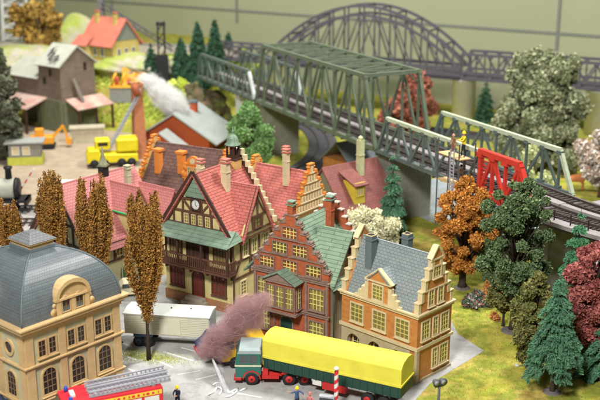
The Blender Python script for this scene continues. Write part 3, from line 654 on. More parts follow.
# oriel
b=MB(mp=FL)(brickred); b.box(2.5,5.3,0,.95,2.9,5.3); b(greyst); b.box(2.35,5.45,0,1.1,2.72,2.92); b.box(2.35,5.45,0,1.12,5.3,5.48); b.prism([(2.6,2.72),(5.2,2.72),(4.6,2.4),(3.2,2.4)],0,.7)
for u in (2.5,5.2): b.box(u,u+.1,.95,1.02,2.92,5.3)
orl=b.build('oriel',h)
fo=lambda u,w,z:(-w-.95,u,z)
for c in(3.02,3.9,4.78): win(orl,fo,c,3.3,.66,1.7,3,4,greyst,yellowpane,fw=.07,mw=.05)
win(orl,lambda u,w,z:(-u,2.5-w,z),.48,3.3,.5,1.7,2,4,greyst,yellowpane,fw=.07,mw=.05)
b=MB()(verdigris); slab(b,(-1.35,2.2,5.48),(.2,2.2,5.48),(.2,3.9,6.35),(-1.35,3.9,6.35),.08); slab(b,(-1.35,5.6,5.48),(.2,5.6,5.48),(.2,3.9,6.35),(-1.35,3.9,6.35),.08)
b(greyst); b.prism([(2.35,5.48),(5.45,5.48),(3.9,6.2)],-1.15,-1.0,'x'); b.build('oriel_roof',orl)
b=MB()(greenroof); gable(b,.05,Rn,-.25,Ln+.9,ev-.1,zr,'x',.25,.13); b.build('roof',h)
zc=9.3
b=MB()(greenroof); slab(b,(.1,-.45,ev-.05),(.1,1.6,ev-.05),(3.0,2.9,zc),(3.0,-.45,zc),.12); slab(b,(5.9,-.45,ev-.05),(5.9,1.6,ev-.05),(3.0,2.9,zc),(3.0,-.45,zc),.12); b.build('cross_roof',h)
for u,z in((3.0,7.3),(4.2,6.3),(4.3,4.6),(4.3,3.3),(4.3,1.8)):
    win(h,FR,u,z,.42,.62,1,1,tanw,darkpane,fw=.06,sill=True)
b=MB()(darkgreen); b.tube([(.5,-.2,.1),(.5,-.2,5.4)],.06,6); b.build('downpipe',h)
stepgable(h,lambda u,w,z:(Rn+.3-w,u,z),0,Ln,ev+.2,10.9,9,brickred,whitetrim,th=.35,w0=-.05,curl=False,apexw=.6,name='rear_stepped_gable')
chimney(h,3.9,2.3,8.0,11.2,.52,brickred,verdigris)
# ================================================================ HOUSE B: long pink roof, left back
K=at(89,250,4.3); K.z=0; yawB=52
h=thing('long_timbered_house','long half timbered house with pale pink tiled roof and green gutters behind the poplars','house',K,yawB)
Rn,Ln,ev,zr=9.4,8.0,4.3,9.7
b=MB()(mat('olive_plaster',(.42,.4,.23),.8,.1,2,grime=.15)); b.box(0,Rn,0,Ln,0,ev); b.prism([(0,ev),(Ln,ev),(Ln/2,zr-.3)],.05,.3,'x'); b.build('wall',h)
beams(h,FR,[(.1,0.1,.1,ev),(.1,2.5,9.3,2.5),(.1,4.2,9.3,4.2)]+[(u,2.5,u,4.2) for u in np.arange(1,9.3,.95)]+[(u,2.6,u+.9,4.1) for u in (1,2.9,5.75,8.6)],timber)
beams(h,FL,[(.1,.1,.1,ev),(.1,4.2,7.9,4.2),(.1,2.5,7.9,2.5),(1,6.0,7,6.0),(.05,ev,4,zr-.4),(7.95,ev,4,zr-.4)]+[(u,2.5,u,4.2) for u in np.arange(.9,7.9,.9)]+[(u,4.2,u,5.9) for u in np.arange(1.2,7,.9)]+[(3,6,3,7.9),(4,6,4,9.2),(5,6,5,7.9)],timber)
door(h,FR,4.3,0,1.1,1.25,palegr,greendoor,arch=True)
for c in(1.3,6.6): win(h,FR,c,.7,.7,1.1,2,3,creamfr,yellowpane)
for c in(3.5,5.0,7.4): win(h,FR,c,2.85,.6,1.0,2,3,creamfr,yellowpane,fw=.06,sill=False)
b=MB()(pink2); gable(b,-.4,Rn,0,Ln,ev,zr,'x',.45,.13); b.build('roof',h)
b=MB()(timber); 
for s in(-1,1): b.beam((-.42,4,zr+.1),(-.42,4+s*4.5,ev-.65),.1,.3)
b.build('bargeboard',h)
gg=mat('bright_green_gutter',(.02,.33,.1),.45)
for (u0,u1,yo) in((4.6,7.2,-.1),(7.4,10.6,-1.6)):
    um=(u0+u1)/2; zt=9.0 if u0<6 else 8.3; zb=6.7 if u0<6 else 5.4
    b=MB()(plaster); b.box(u0+.15,u1-.15,yo,2.5,ev-1 if u0<6 else 0,zb); b.prism([(u0+.15,zb),(u1-.15,zb),(um,zt-.2)],yo,yo+.2,'w'); d=b.build('dormer' if u0<6 else 'cross_wing',h)
    b=MB()(pink2); slab(b,(u0-.1,yo-.4,zb-.1),(u0-.1,2.4,zb-.1),(um,3.6,zt),(um,yo-.4,zt),.1); slab(b,(u1+.1,yo-.4,zb-.1),(u1+.1,2.4,zb-.1),(um,3.6,zt),(um,yo-.4,zt),.1); b.build('dormer_roof',d)
    b=MB()(gg); b.tube([(u0-.15,yo-.45,zb-.12),(u0-.15,2.4,zb-.12)],.09,6); b.tube([(u1+.15,yo-.45,zb-.12),(u1+.15,2.4,zb-.12)],.09,6); b.box(u0-.1,u1+.1,yo-.42,yo-.3,zb-.2,zb-.08); b.build('gutter',d)
    fd=lambda u,w,z,yo=yo:(u,-w+yo,z)
    beams(d,fd,[(u0+.2,zb-.9,u0+.2,zb),(u1-.2,zb-.9,u1-.2,zb),(u0+.2,zb-.05,u1-.2,zb-.05),(um,zb-.9,um,zt-.5),(u0+.2,zb-1,u1-.2,zb-1)],timber)
chimney(h,7.0,2.2,7.5,10.0,.5,palegr,palegr)
b=MB()(black); b.cbox(5.6,4,9.3,.7,.7,1.0); t_=b.build('ventilator',h); b=MB()(mat('olive_spire',(.2,.2,.12),.6)); b.lathe([(.75,10.3),(.45,10.5),(.2,11.2),(.04,12.2)],5.6,4,4); b.build('spire',t_)
# ================================================================ HOUSE F: brown roof, orange dutch gable dormer
K=at(213,196,6.3); K.z=0
h=thing('brown_roofed_house','house with dark brown roof, orange chimneys and curly orange dormer gable','house',K,62)
Rn,Ln,ev,zr=6.0,9.0,6.3,10.3
b=MB()(goldst); b.box(0,Rn,0,Ln,0,ev); b.build('wall',h)
b=MB()(brownroof); gable(b,0,Rn,.2,Ln-.2,ev,zr,'y',.4,.13); b.build('roof',h)
for m_,w0 in((lambda u,w,z:(u,-w,z),0),(lambda u,w,z:(u,Ln+w,z),0)):
    stepgable(h,m_,0,Rn,ev,zr+.6,7,goldst,orangest,th=.32,w0=-.1,curl=True,apexw=.6)
def dutch(par,mp,c,z0,sc,m):
    b=MB(mp=mp)(m); b.box(c-1.1*sc,c+1.1*sc,-1.6,0,z0-1.2,z0+1.2*sc); b.box(c-.75*sc,c+.75*sc,-.3,0,z0+1.2*sc,z0+2.6*sc); b.prism([(c-.75*sc,z0+2.7*sc),(c+.75*sc,z0+2.7*sc)]+arcpts(c,z0+2.7*sc,.75*sc,10),-.3,0)
    for s in(-1,1):
        b.tube([(c+s*1.05*sc,-.32,z0+1.5*sc),(c+s*1.05*sc,.08,z0+1.5*sc)],.38*sc,12); b.tube([(c+s*.9*sc,-.3,z0+2.2*sc),(c+s*.9*sc,.06,z0+2.2*sc)],.25*sc,10)
    b.box(c-1.25*sc,c+1.25*sc,-.36,.1,z0+1.1*sc,z0+1.22*sc); b.box(c-.95*sc,c+.95*sc,-.36,.1,z0+2.58*sc,z0+2.7*sc)
    o=b.build('dutch_gable',par); b=MB(mp=mp)(creamfr); b.prism([(c+.3*sc*math.cos(k*math.pi/6),z0+2.95*sc+.3*sc*math.sin(k*math.pi/6)) for k in range(12)],0,.08); b.build('round_plaque',o)
    win(o,mp,c-.35*sc,z0+1.4*sc,.4*sc,.9*sc,2,3,creamfr,yellowpane,fw=.05,sill=False); win(o,mp,c+.35*sc,z0+1.4*sc,.4*sc,.9*sc,2,3,creamfr,yellowpane,fw=.05,sill=False)
    return o
dutch(h,FL,2.3,6.6,1.0,orangest)
for x_,y_ in((1.4,4.6),(1.2,7.3)):
    b=MB()(orangest); b.cbox(x_,y_,7.2,.65,.65,2.6); b.cbox(x_,y_,9.8,.9,.9,.25); b.build('chimney',h)
# ================================================================ HOUSE G: pink roof, gold ornate gable
K=at(296,215,6.0); K.z=0
h=thing('gold_gabled_house','house with pink tiled roof and ornate golden stepped gable behind the green roofed house','house',K,55)
Rn,Ln,ev,zr=4.9,6.6,6.0,9.7
b=MB()(goldst); b.box(0,Rn,0,Ln,0,ev); b.build('wall',h)
b=MB()(pinkroof); gable(b,0,Rn,.2,Ln-.2,ev,zr,'y',.4,.13); b.build('roof',h)
stepgable(h,FR,0,Rn,ev,zr+.7,5,goldst,orangest,th=.3,w0=-.2,curl=True,apexw=.7)
stepgable(h,lambda u,w,z:(u,Ln+w,z),0,Rn,ev,zr+.6,7,goldst,orangest,th=.3,w0=-.2,curl=True,apexw=.7,name='rear_stepped_gable')
b=MB(mp=FR)(cream)
for i in range(5):
    hw=Rn/2-(Rn/2-.35)*i/4-.15; z=ev+.88*i
    for k in range(int(hw*2/.45)+1):
        u=Rn/2-hw+.2+k*.45
        if u<Rn/2+hw: b.box(u-.07,u+.07,.1,.22,z+.18,z+.7)
    b.box(Rn/2-hw-.1,Rn/2+hw+.1,.1,.25,z+.02,z+.12)
b.build('pilaster',h)
chimney(h,1.5,2.2,8.2,11.4,.5,cream,MATS['pink_cap']); chimney(h,2.45,2.9,9.4,11.4,.5,cream,MATS['pink_cap'])
b=MB()(verdigris); b.lathe([(.9,5.5),(.35,8.2),(.04,10.6)],-.6,6.8,8); b(goldst).cbox(-.6,6.8,0,1.2,1.2,5.5); b.build('corner_turret',h)
# ================================================================ HOUSE H: maroon roof with yellow dormer
K=at(345,212,3.3); K.z=0
h=thing('maroon_roofed_house','low house with plain maroon roof, yellow dormer and tall pale green chimney','house',K,38)
Rn,Ln,ev,zr=7.2,7.0,3.3,7.4
b=MB()(mat('grey_green_wall',(.2,.2,.12),.8,.1)); b.box(0,Rn,0,Ln,0,ev); b.prism([(0,ev),(Ln,ev),(Ln/2,zr-.15)],.05,.25,'x'); b.prism([(0,ev),(Ln,ev),(Ln/2,zr-.15)],Rn-.25,Rn-.05,'x'); b.build('wall',h)
b=MB()(maroonroof); gable(b,-.3,Rn+.3,0,Ln,ev,zr,'x',.9,.15); b.build('roof',h)
brty=mat('bright_yellow_wall',(.62,.5,.06),.6)
b=MB()(brty); b.box(1.6,3.0,.3,2.2,ev+.4,6.0); d=b.build('dormer',h); b=MB()(maroonroof); slab(b,(1.3,-.1,5.8),(3.3,-.1,5.8),(3.3,2.7,6.9),(1.3,2.7,6.9),.12); b.build('dormer_roof',d); win(d,lambda u,w,z:(u,.3-w,z),2.3,ev+1.3,.9,.8,3,1,brty,creamfr,fw=.08,sill=False)
b=MB()(mat('pale_green_chimney',(.5,.52,.3),.6)); b.cbox(4.3,2.6,5,.62,.62,4.9); b.cbox(4.3,2.6,8.2,.72,.72,.1); b.lathe([(.3,9.9),(.25,10.2),(.05,10.35)],4.3,2.6,8); b.build('chimney',h)
# low grey shed I
K=at(352,164,3.2); K.z=0
h=thing('grey_roofed_shed','low shed with blue grey pitched roof and orange yellow gable under the truss bridge','shed',K,35)
shr=mat('blue_grey_roof',(.17,.2,.21),.6,.1,1,grime=.2)
b=MB()(orangew); b.box(0,7.5,0,6,0,3.0); b.build('wall',h); b=MB()(shr); gable(b,-.3,7.8,0,6,3.0,5.4,'x',.5,.15); b.build('roof',h)
b=MB()(brty); b.prism([(4.6,3.2),(6.8,3.2),(5.7,4.6)],-.5,-.3,'w'); d=b.build('dormer',h); b=MB()(shr); slab(b,(4.3,-.8,3.1),(4.3,1,3.1),(5.7,2,4.8),(5.7,-.8,4.8),.1); slab(b,(7.1,-.8,3.1),(7.1,1,3.1),(5.7,2,4.8),(5.7,-.8,4.8),.1); b.build('dormer_roof',d)
# ================================================================ barn J
K=at(172,152,0); K.z=0
h=thing('burning_barn','red barn with broad pale grey roof and white smoke rising from it','barn',K,-14)
barnw=mat('barn_red',(.42,.085,.03),.7,.1,2); palroof=mat('pale_grey_roof',(.31,.335,.315),.6,.1,.8,grime=.12)
# ridge along local y (away), gable faces viewer
b=MB()(barnw); b.box(-4.4,5.6,0,9,0,2.6); b.prism([(-4.4,2.6),(5.6,2.6),(.6,5.6)],.02,.3,'w'); b.build('wall',h)
b=MB()(palroof); gable(b,-4.4,5.6,-.8,9.4,2.6,5.8,'y',1.5,.2); b.build('roof',h)
b=MB()(palroof); gable(b,-3.2,2.4,-3.8,-.6,1.6,3.6,'y',.5,.15); b.build('porch_roof',h); b=MB()(barnw); b.prism([(-3.0,1.5),(2.2,1.5),(-.4,3.3)],-3.6,-3.4,'w'); b.box(-3.0,2.2,-3.6,0,0,1.5); b.build('porch_wall',h)
b=MB()(barnw); b.cbox(1.6,5.2,4.6,.9,.9,1.7); b(slatech).cbox(1.6,5.2,6.3,1.1,1.1,.3); b.build('chimney',h)
K=at(140,158,0)
h=thing('brick_smokestack','tall plain orange brown smokestack in front of the red barn','smokestack',K,25)
b=MB()(mat('smokestack_brick',(.42,.17,.09),.7,.1,1.5,'brick',(.5,.2),(.36,.14,.07),.2)); a_=.85;c_=.62
b.add([(-a_,-a_,0),(a_,-a_,0),(a_,a_,0),(-a_,a_,0),(-c_,-c_,10.2),(c_,-c_,10.2),(c_,c_,10.2),(-c_,c_,10.2)],[(0,1,5,4),(1,2,6,5),(2,3,7,6),(3,0,4,7)]); b.build('stack',h); b=MB()(MATS['smokestack_brick']); b.cbox(0,0,10.2,1.5,1.5,.35); b(black).cbox(0,0,10.55,.9,.9,.03); b.build('rim',h)
# ================================================================ silo K
K=at(64,133,0)
h=thing('gravel_silo','weathered grey brown loading silo with pale roofs and pinkish canopies','silo',K,52)
silw=mat('silo_boards',(.2,.155,.12),.85,.15,1.2,'plank',(3,.5),(.17,.13,.1),.2,grime=.3); silr=mat('silo_pale_roof',(.42,.43,.36),.8,.1,.6,grime=.2); pinkc=mat('pink_canopy',(.48,.2,.17),.7,.15,.4,'patch',(.35,),[(.46,.44,.36)],.1); mossw=mat('moss_green_wall',(.13,.14,.08),.9,.15)
b=MB()(silw); b.box(0,6.8,0,5.2,0,10.6); b.prism([(0,10.6),(6.8,10.6),(3.4,13.0)],.02,.4,'w'); b.box(0,7,5.2,12.5,4.6,8.2); b.build('wall',h)
b=MB()(silr); gable(b,0,6.8,-.3,5.5,10.6,13.2,'y',.5,.2); slab(b,(-.5,5.2,8.0),(-.5,13,8.0),(3.5,13,10.6),(3.5,5.2,10.6),.2); slab(b,(7.5,5.2,8.0),(7.5,13,8.0),(3.5,13,10.6),(3.5,5.2,10.6),.2)
b.build('roof',h)
b=MB()(mossw); b.box(-.3,0,.1,5.1,0,5); b.box(.1,6.7,-.3,0,0,4.6)
for y_ in(6,9,12.3): b.box(.2,.6,y_,y_+.4,0,4.6); b.box(6,6.4,y_,y_+.4,0,4.6)
b.box(2.5,3,5.2,12.4,0,4.6); b.build('post',h)
b=MB()(pinkc); slab(b,(-4.2,3.5,4.0),(-4.2,12,4.0),(0,12,5.2),(0,3.5,5.2),.2); slab(b,(.5,-3.2,3.9),(7.6,-3.2,3.9),(7.6,-.3,5.2),(.5,-.3,5.2),.2); b.build('canopy',h)
for p in((-4,3.8),(-4,8),(-4,11.8),): b=MB()(timber); b.cbox(p[0],p[1],0,.3,.3,4.0); b.build('canopy_post',h)
for p in((.8,-3.0),(4.2,-3.0),(7.4,-3.0)): b=MB()(timber); b.cbox(p[0],p[1],0,.3,.3,3.9); b.build('canopy_post',h)
b=MB()(mat('chute_grey',(.22,.2,.17),.8)); b.beam((2.2,-.4,8.2),(2.9,-1.6,4.6),.9,.15); b.build('chute',h)
for q in((4.6,5.2,-.03,.02,9.2,10.4),(-.04,.02,2,2.7,8.6,9.7),(-.04,.02,3.5,4.2,7.3,8.3)): b=MB()(darkpane); b.box(*q); b.build('window',h)
b=MB()(black)
for p,q in(((-.35,1.0,10.75),(.8,1.0,11.6)),((.9,1.1,11.7),(-.2,1.9,10.85)),((-.2,2.2,10.85),(1.2,2.3,11.95)),((.4,3.2,11.35),(2.0,3.4,12.5)),((2.2,3.0,12.65),(1.5,3.9,12.1))): b.beam((p[0]+.0,p[1],p[2]+.2),(q[0],q[1],q[2]+.2),.3,.05)
b.build('roof_tar_mark',h)
# stone loading pit + crate
K=at(88,142,0); b=MB()(mat('pale_stone_block',(.42,.38,.27),.9,.1,1,'brick',(1.2,.6),(.38,.34,.24),.3)); b.box(-2.4,2.4,-1,1,0,2.2); b.box(-2.6,2.6,-1.2,1.2,2.2,2.4); o=b.build('stone_bunker'); o.location=K; o.rotation_euler=(0,0,.2); tag(o,'low pale stone bunker under the pink canopy of the silo','bunker')
# ================================================================ yellow house L on the hill
K=gr(112,62); h=thing('yellow_villa','yellow house with salmon red roof on the hill at the back','house',K,-38)
yw=mat('yellow_render',(.5,.4,.13),.7,.1); sal=mat('salmon_roof',(.62,.2,.14),.6,.12,1,'tile',(.6,.4),(.56,.18,.12),.2); greyg=mat('grey_green_gable',(.2,.22,.18),.7)
b=MB()(yw); b.box(-5,5,-4,4,-1,5.5); b.build('wall',h); b=MB()(greyg); b.prism([(-4,5.5),(4,5.5),(0,10.2)],4.9,5.1,'x'); b.build('gable_wall',h)
b=MB()(sal); gable(b,-5.6,5.6,-4,4,5.5,10.4,'x',1.0,.3); b.build('roof',h)
b=MB()(sal); slab(b,(-6.5,-6.4,4.2),(-1.5,-6.4,4.2),(-1.5,-3.8,6.3),(-6.5,-3.8,6.3),.2); b(yw).box(-6,-2,-6,-4,-1,4.2); b.build('porch',h)
for c in(-3,3): chimney(h,c,-1,8,11.4,.8,yw,sal)
for u in(-2.2,0,2.2): win(h,lambda a,w,z:(5+w,a,z),u,2,.9,1.6,2,3,white,darkpane,fw=.12)
for u in(-1,1.5): win(h,FR if False else (lambda a,w,z:(a,-4-w,z)),u,2,.9,1.6,2,3,white,darkpane,fw=.12)
h.scale=(.74,.74,.74)
# hut N
K=at(8,166,0); h=thing('yellow_hut','small grey hut on a yellow green base in the sandy yard','hut',K,8)
lim=mat('lime_base',(.5,.52,.08),.7); b=MB()(lim); b.box(0,4.6,0,2.8,0,1.1); b.build('base',h); b=MB()(mat('grey_hut_wall',(.24,.23,.2),.8)); b.box(.2,4.4,.2,2.6,1.1,3.0); b.build('wall',h); b=MB()(mat('grey_flat_roof',(.3,.3,.28),.8)); b.box(-.3,4.9,-.3,3.1,3.0,3.2); b.build('roof',h)
for c in(1.1,2.5): win(h,lambda u,w,z:(u,.2-w,z),c,1.5,.8,1.0,1,1,white,creamfr,sill=False)
# ================================================================ bridges
P0=Vector((-16.1,156.5,0)); BY=math.degrees(math.atan2(-.8952,.4457)); W=7.1; ZD=8.0
def truss_side(b,t0,t1,y,z0,hh,n,e0,e1,w=.36,mid=True,topm=None,m=None,flip=False):
    m=m or steelgreen; b(m); b.beam((t0,y,z0),(t1,y,z0),w,w*1.25)
    xs=[t0+(e0 if e0 else 0)+(t1-e1-t0-e0)*i/n for i in range(n+1)]
    b(topm or m); b.beam((xs[0]-.1,y,z0+hh),(xs[-1]+.1,y,z0+hh),w*1.1,w*1.1); b(m)
    if e0: b.beam((t0+.1,y,z0),(xs[0],y,z0+hh),w,w)
    if e1: b(topm or m); b.beam((t1-.1,y,z0),(xs[-1],y,z0+hh),w,w); b(m)
    for i,x in enumerate(xs):
        b.beam((x,y,z0+.1),(x,y,z0+hh-.1),w*.6,w*.6); b.box(x-w*.9,x+w*.9,y-w*.56,y+w*.56,z0+hh-w*1.2,z0+hh-w*.2); b.box(x-w*.9,x+w*.9,y-w*.56,y+w*.56,z0+w*.2,z0+w*1.3)
    for i in range(n):
        a,c=xs[i],xs[i+1]
        if (i%2==0)!=flip: b.beam((a,y+.01,z0+.2),(c,y+.01,z0+hh-.2),w*.62,w*.62)
        else: b.beam((a,y+.01,z0+hh-.2),(c,y+.01,z0+.2),w*.62,w*.62)
def deck(root,t0,t1,z0,edge=True):
    b=MB()(deckm); b.box(t0,t1,.25,W-.25,z0-.2,z0+.12); b(walkm); b.box(t0,t1,W*.5-.45,W*.5+.45,z0+.12,z0+.42)
    n=int((t1-t0)/.6)
    b.build('deck',root); b=MB()(sleeper)
    for i in range(n):
        for yc in(W*.27,W*.73): b.box(t0+.15+i*.6,t0+.4+i*.6,yc-1.2,yc+1.2,z0+.12,z0+.24)
    tag(b.build('sleepers',root),kind='stuff')
    for yc in(W*.27,W*.73):
        for s in(-.72,.72): b=MB()(railm); b.box(t0,t1,yc+s-.05,yc+s+.05,z0+.24,z0+.42); b.build('rail',root)
def span(name,label,t0,t1,hh,n,e,m,topm=None,high=False,group=None,w=.36,ends=(1,1)):
    root=thing(name,label,'bridge',P0,BY,group)
    for y in(0,W):
        b=MB(); truss_side(b,t0,t1,y,ZD,hh,n,e*ends[0],e*ends[1],w,topm=topm,m=m); b.build('side_truss',root)
    deck(root,t0,t1,ZD)
    b=MB()(m)
    for i in range(n*2+1): x=t0+.2+(t1-t0-.4)*i/(n*2); b.box(x-.12,x+.12,0.1,W-.1,ZD-.55,ZD-.2)
    b.build('cross_girder',root)
    if high:
        b=MB()(m); xs=[t0+e+(t1-t0-2*e)*i/n for i in range(n+1)]; z=ZD+hh
        for x in xs: b.beam((x,0,z),(x,W,z),w*.55,w*.6)
        for i in range(n): b.beam((xs[i],0,z),(xs[i+1],W,z+.01),w*.38,w*.3); b.beam((xs[i],W,z-.02),(xs[i+1],0,z-.01),w*.38,w*.3)
        for x,s in((xs[0],1),(xs[-1],-1)):
            b.beam((x,0,z),(x,W,z),w,w); b.beam((x-.3*s*0,0,z-1.3),(x,1.6,z-.1),w*.5,w*.4); b.beam((x,W,z-1.3),(x,W-1.6,z-.1),w*.5,w*.4)
        b.build('top_bracing',root)
    return root
GB='spans of the long green rail bridge'
sb=span('low_truss_bridge','low grey green truss span at the far left end of the rail bridge','x' and 0,22.2,3.6,8,2.2,steelgrey,None,False,GB) if False else span('low_truss_bridge','low grey green truss span at the far hillside end of the rail bridge',0,22.2,3.7,8,2.0,steelgrey,None,False,GB,.34)
for y_ in(-.03,W-.03): b=MB()(mat('white_end_post',(.5,.53,.53),.5)); b.beam((22.2,y_,ZD+.1),(20.3,y_,ZD+3.6),.42,.42); b.build('end_post',sb)
span('high_truss_bridge','tall olive green through truss span with open lattice roof',22.5,54.9,7.8,8,2.7,steelgreen,steelgreen,True,GB,.4)
# near span: far side full, near side green part only
root=thing('near_truss_bridge','grey green truss span with pale top chords nearest the camera, joined to the red section','bridge',P0,BY,GB)
b=MB(); truss_side(b,55.2,78.8,W,ZD,3.9,8,2.0,2.2,.36,topm=palesteel,m=steelgrey); b.build('side_truss',root)
b=MB(); truss_side(b,55.2,73.7,0,ZD,3.9,7,2.0,0,.36,topm=palesteel,m=steelgrey); b.build('side_truss',root)
deck(root,55.2,81.4,ZD); b=MB()(steelgrey)
for i in range(18): x=55.4+25.6*i/17; b.box(x-.12,x+.12,.1,W-.1,ZD-.55,ZD-.2)
b.build('cross_girder',root)
root=thing('red_truss_section','new bright red end section of the truss beside the scaffold','bridge section',P0,BY)
b=MB(); truss_side(b,73.9,82.2,-.05,ZD-.1,4.1,3,0,2.6,.46,m=redsteel); b.beam((74,-.05,ZD-.1),(74,-.05,ZD+4),.4,.4); b.build('truss',root)
b=MB()(redsteel); 
for i in range(9): b.box(74.1,75.0,-.12,.1,ZD+.3+i*.4,ZD+.38+i*.4)
b.box(73.7,74.1,.2,W*.3,ZD-.5,ZD-.2); b.build('bracing',root)
# curved deck to the right
dv=Vector((.4457,-.8952)); st=P0.to_2d()+dv*81.5; hd=math.atan2(dv.y,dv.x)
crv=[]; p=st.copy(); a=hd
for i in range(26): crv.append((p.copy(),a)); a+=R_(1.7); p=p+Vector((math.cos(a),math.sin(a)))*.9
def off(i,y): p,a=crv[i]; return (p.x-math.sin(a)*y,p.y+math.cos(a)*y)
root=thing('curved_viaduct','curved grey railway deck with four rails leaving the truss bridge','bridge',(0,0,0),0)
def strip(b,y0,y1,z0,z1):
    vs=[];fs=[]
    for i in range(len(crv)):
        x,y=off(i,y0);u,v=off(i,y1); vs+=[(x,y,z0),(u,v,z0),(u,v,z1),(x,y,z1)]
    for i in range(len(crv)-1):
        for k in range(4): fs.append((4*i+k,4*i+(k+1)%4,4*i+4+(k+1)%4,4*i+4+k))
    fs+=[(0,1,2,3),(4*i+4,4*i+5,4*i+6,4*i+7)]; b.add(vs,fs)
b=MB()(deckm); strip(b,0,W+.3,ZD-.6,ZD+.1); b(walkm); strip(b,-.5,.55,ZD-.2,ZD+.16); strip(b,W*.5-.3,W*.5+.3,ZD+.1,ZD+.42); strip(b,W-.3,W+1.3,ZD-.2,ZD+.2); b.build('deck',root)
for yc in(W*.27,W*.73):
    for s in(-.72,.72): b=MB()(railm); strip(b,yc+s-.05,yc+s+.05,ZD+.22,ZD+.42); b.build('rail',root)
b=MB()(sleeper)
for i in range(len(crv)-1):
    for f_ in(0,.5):
        p=crv[i][0].lerp(crv[i+1][0],f_); a=crv[i][1]
        for yc in(W*.27,W*.73):
            q0=(p.x-math.sin(a)*(yc-1.2),p.y+math.cos(a)*(yc-1.2),ZD+.16); q1=(p.x-math.sin(a)*(yc+1.2),p.y+math.cos(a)*(yc+1.2),ZD+.16); b.beam(q0,q1,.25,.13)
tag(b.build('sleepers',root),kind='stuff')
for i in range(1,25,2):
    x,y=off(i,.1); b=MB()(black); b.cbox(x,y,ZD+.16,.1,.1,.9); b.build('railing_post',root)
p,a=crv[12]; 
def pier(label,cx,cy,yaw,wx,wy,z0,z1,m,name='bridge_pier',cap=.3):
    b=MB()(m); b.box(-wx/2,wx/2,-wy/2,wy/2,z0,z1-cap); b.box(-wx/2-.2,wx/2+.2,-wy/2-.2,wy/2+.2,z1-cap,z1); o=b.build(name); o.location=(cx,cy,0); o.rotation_euler=(0,0,R_(yaw)); return tag(o,label,'bridge pier')
def bp(t,y): q=P0.to_2d()+dv*t+Vector((.8952,.4457))*y; return q.x,q.y
pier('broad dark concrete pier under the tall truss beside the dark green fir',*bp(55.3,W*.5),BY,2.4,W*.8,-.2,ZD-.58,conc)
pier('dark concrete pier behind the round green tree',*bp(22.4,W*.5),BY,1.8,W*.75,-.2,ZD-.58,conc)
pier('short grey pier at the hillside end of the low truss span',*bp(12.5,W*.5),BY,1.4,W*.6,-.2,ZD-.58,MATS['pale_pier'])
pier('grey abutment at the red end of the bridge hidden among trees',*bp(82.5,W*.5),BY,1.4,W*.8,-.2,ZD-.62,conc)
pier('abutment under the curved deck at the picture edge',off(14,3.5)[0],off(14,3.5)[1],math.degrees(a),1.4,6,-.2,ZD-.62,conc)
# arch bridge
A0=Vector((-4.4,174.3,0)); ad=Vector((29.9,-15.7,0)); AS=ad.length; ad.normalize(); AY=math.degrees(math.atan2(ad.y,ad.x)); AZ=7.5; AW=4.4
root=thing('arch_bridge','purple grey steel arch bridge in front of the olive wall','bridge',A0,AY)
def arcz(t,rise,base=0): u=2*t/AS-1; return base+rise*(1-u*u)
for y in(0,AW):
    b=MB()(purpsteel); n=12
    for z0,r_,w_ in((AZ+2.6,7.8,.42),(AZ+1.1,7.8,.38)):
        pts=[(AS*i/24,y,z0+ (r_*(1-(2*i/24-1)**2))) for i in range(25)]
        for i in range(24): b.beam(pts[i],pts[i+1],w_,w_)
    for i in range(n+1):
        t=AS*i/n; zt=AZ+1.1+7.8*(1-(2*i/n-1)**2); b.beam((t,y,AZ),(t,y,zt+1.5),.22,.22)
        if i<n:
            t2=AS*(i+1)/n; zt2=AZ+1.1+7.8*(1-(2*(i+1)/n-1)**2)
            if i<n/2: b.beam((t,y,AZ+1.2),(t2,y,zt2),.18,.18)
            else: b.beam((t,y,zt),(t2,y,AZ+1.2),.18,.18)
    b.beam((0,y,AZ+1.3),(AS,y,AZ+1.3),.4,.5); b.beam((0,y,AZ-.2),(AS,y,AZ-.2),.5,.5); b.build('arch_truss',root)
b=MB()(purpsteel)
for i in range(2,23,2): z=AZ+2.6+7.8*(1-(2*i/24-1)**2); b.beam((AS*i/24,0,z),(AS*i/24,AW,z),.25,.25)
b.build('cross_bracing',root)
b=MB()(deckm); b.box(-2,AS,.2,AW-.2,AZ-.3,AZ+.3); b(purpsteel).box(-2,AS,-.25,-.0,AZ-.5,AZ+.6) ; b.build('deck',root)
root=thing('girder_bridge','purple grey lattice girder approach span right of the arch','bridge',A0,AY)
for y in(0,AW):
    b=MB(); truss_side(b,AS+.3,AS+42,y,AZ-.2,3.9,18,0,0,.36,m=purpsteel); b.beam((AS+.3,y,AZ+.8),(AS+42,y,AZ+.8),.3,.35); b.build('side_truss',root)
b=MB()(deckm); b.box(AS+.3,AS+42,.2,AW-.2,AZ-.3,AZ+.3); b.build('deck',root)
root=thing('girder_bridge','purple grey approach span left of the arch, behind the truss bridge','bridge',A0,AY)
for y in(0,AW):
    b=MB(); truss_side(b,-14,-.3,y,AZ-.2,2.4,6,0,0,.34,m=purpsteel); b.build('side_truss',root)
b=MB()(deckm); b.box(-14,-.3,.2,AW-.2,AZ-.3,AZ+.3); b.build('deck',root)
for t,l in((AS+.1,'round pale pier below the right foot of the arch'),(AS+21.5,'round pier half hidden behind the big grey green tree'),(-.5,'round pale pier below the left foot of the arch')):
    q=A0+ad*t+Vector((-ad.y,ad.x,0))*AW/2; b=MB()(pierm); b.lathe([(1.9,-.2),(1.85,6.6),(2.1,6.65),(2.1,AZ-.45)],0,0,24); o=b.build('bridge_pier'); o.location=(q.x,q.y,0); tag(o,l,'bridge pier')
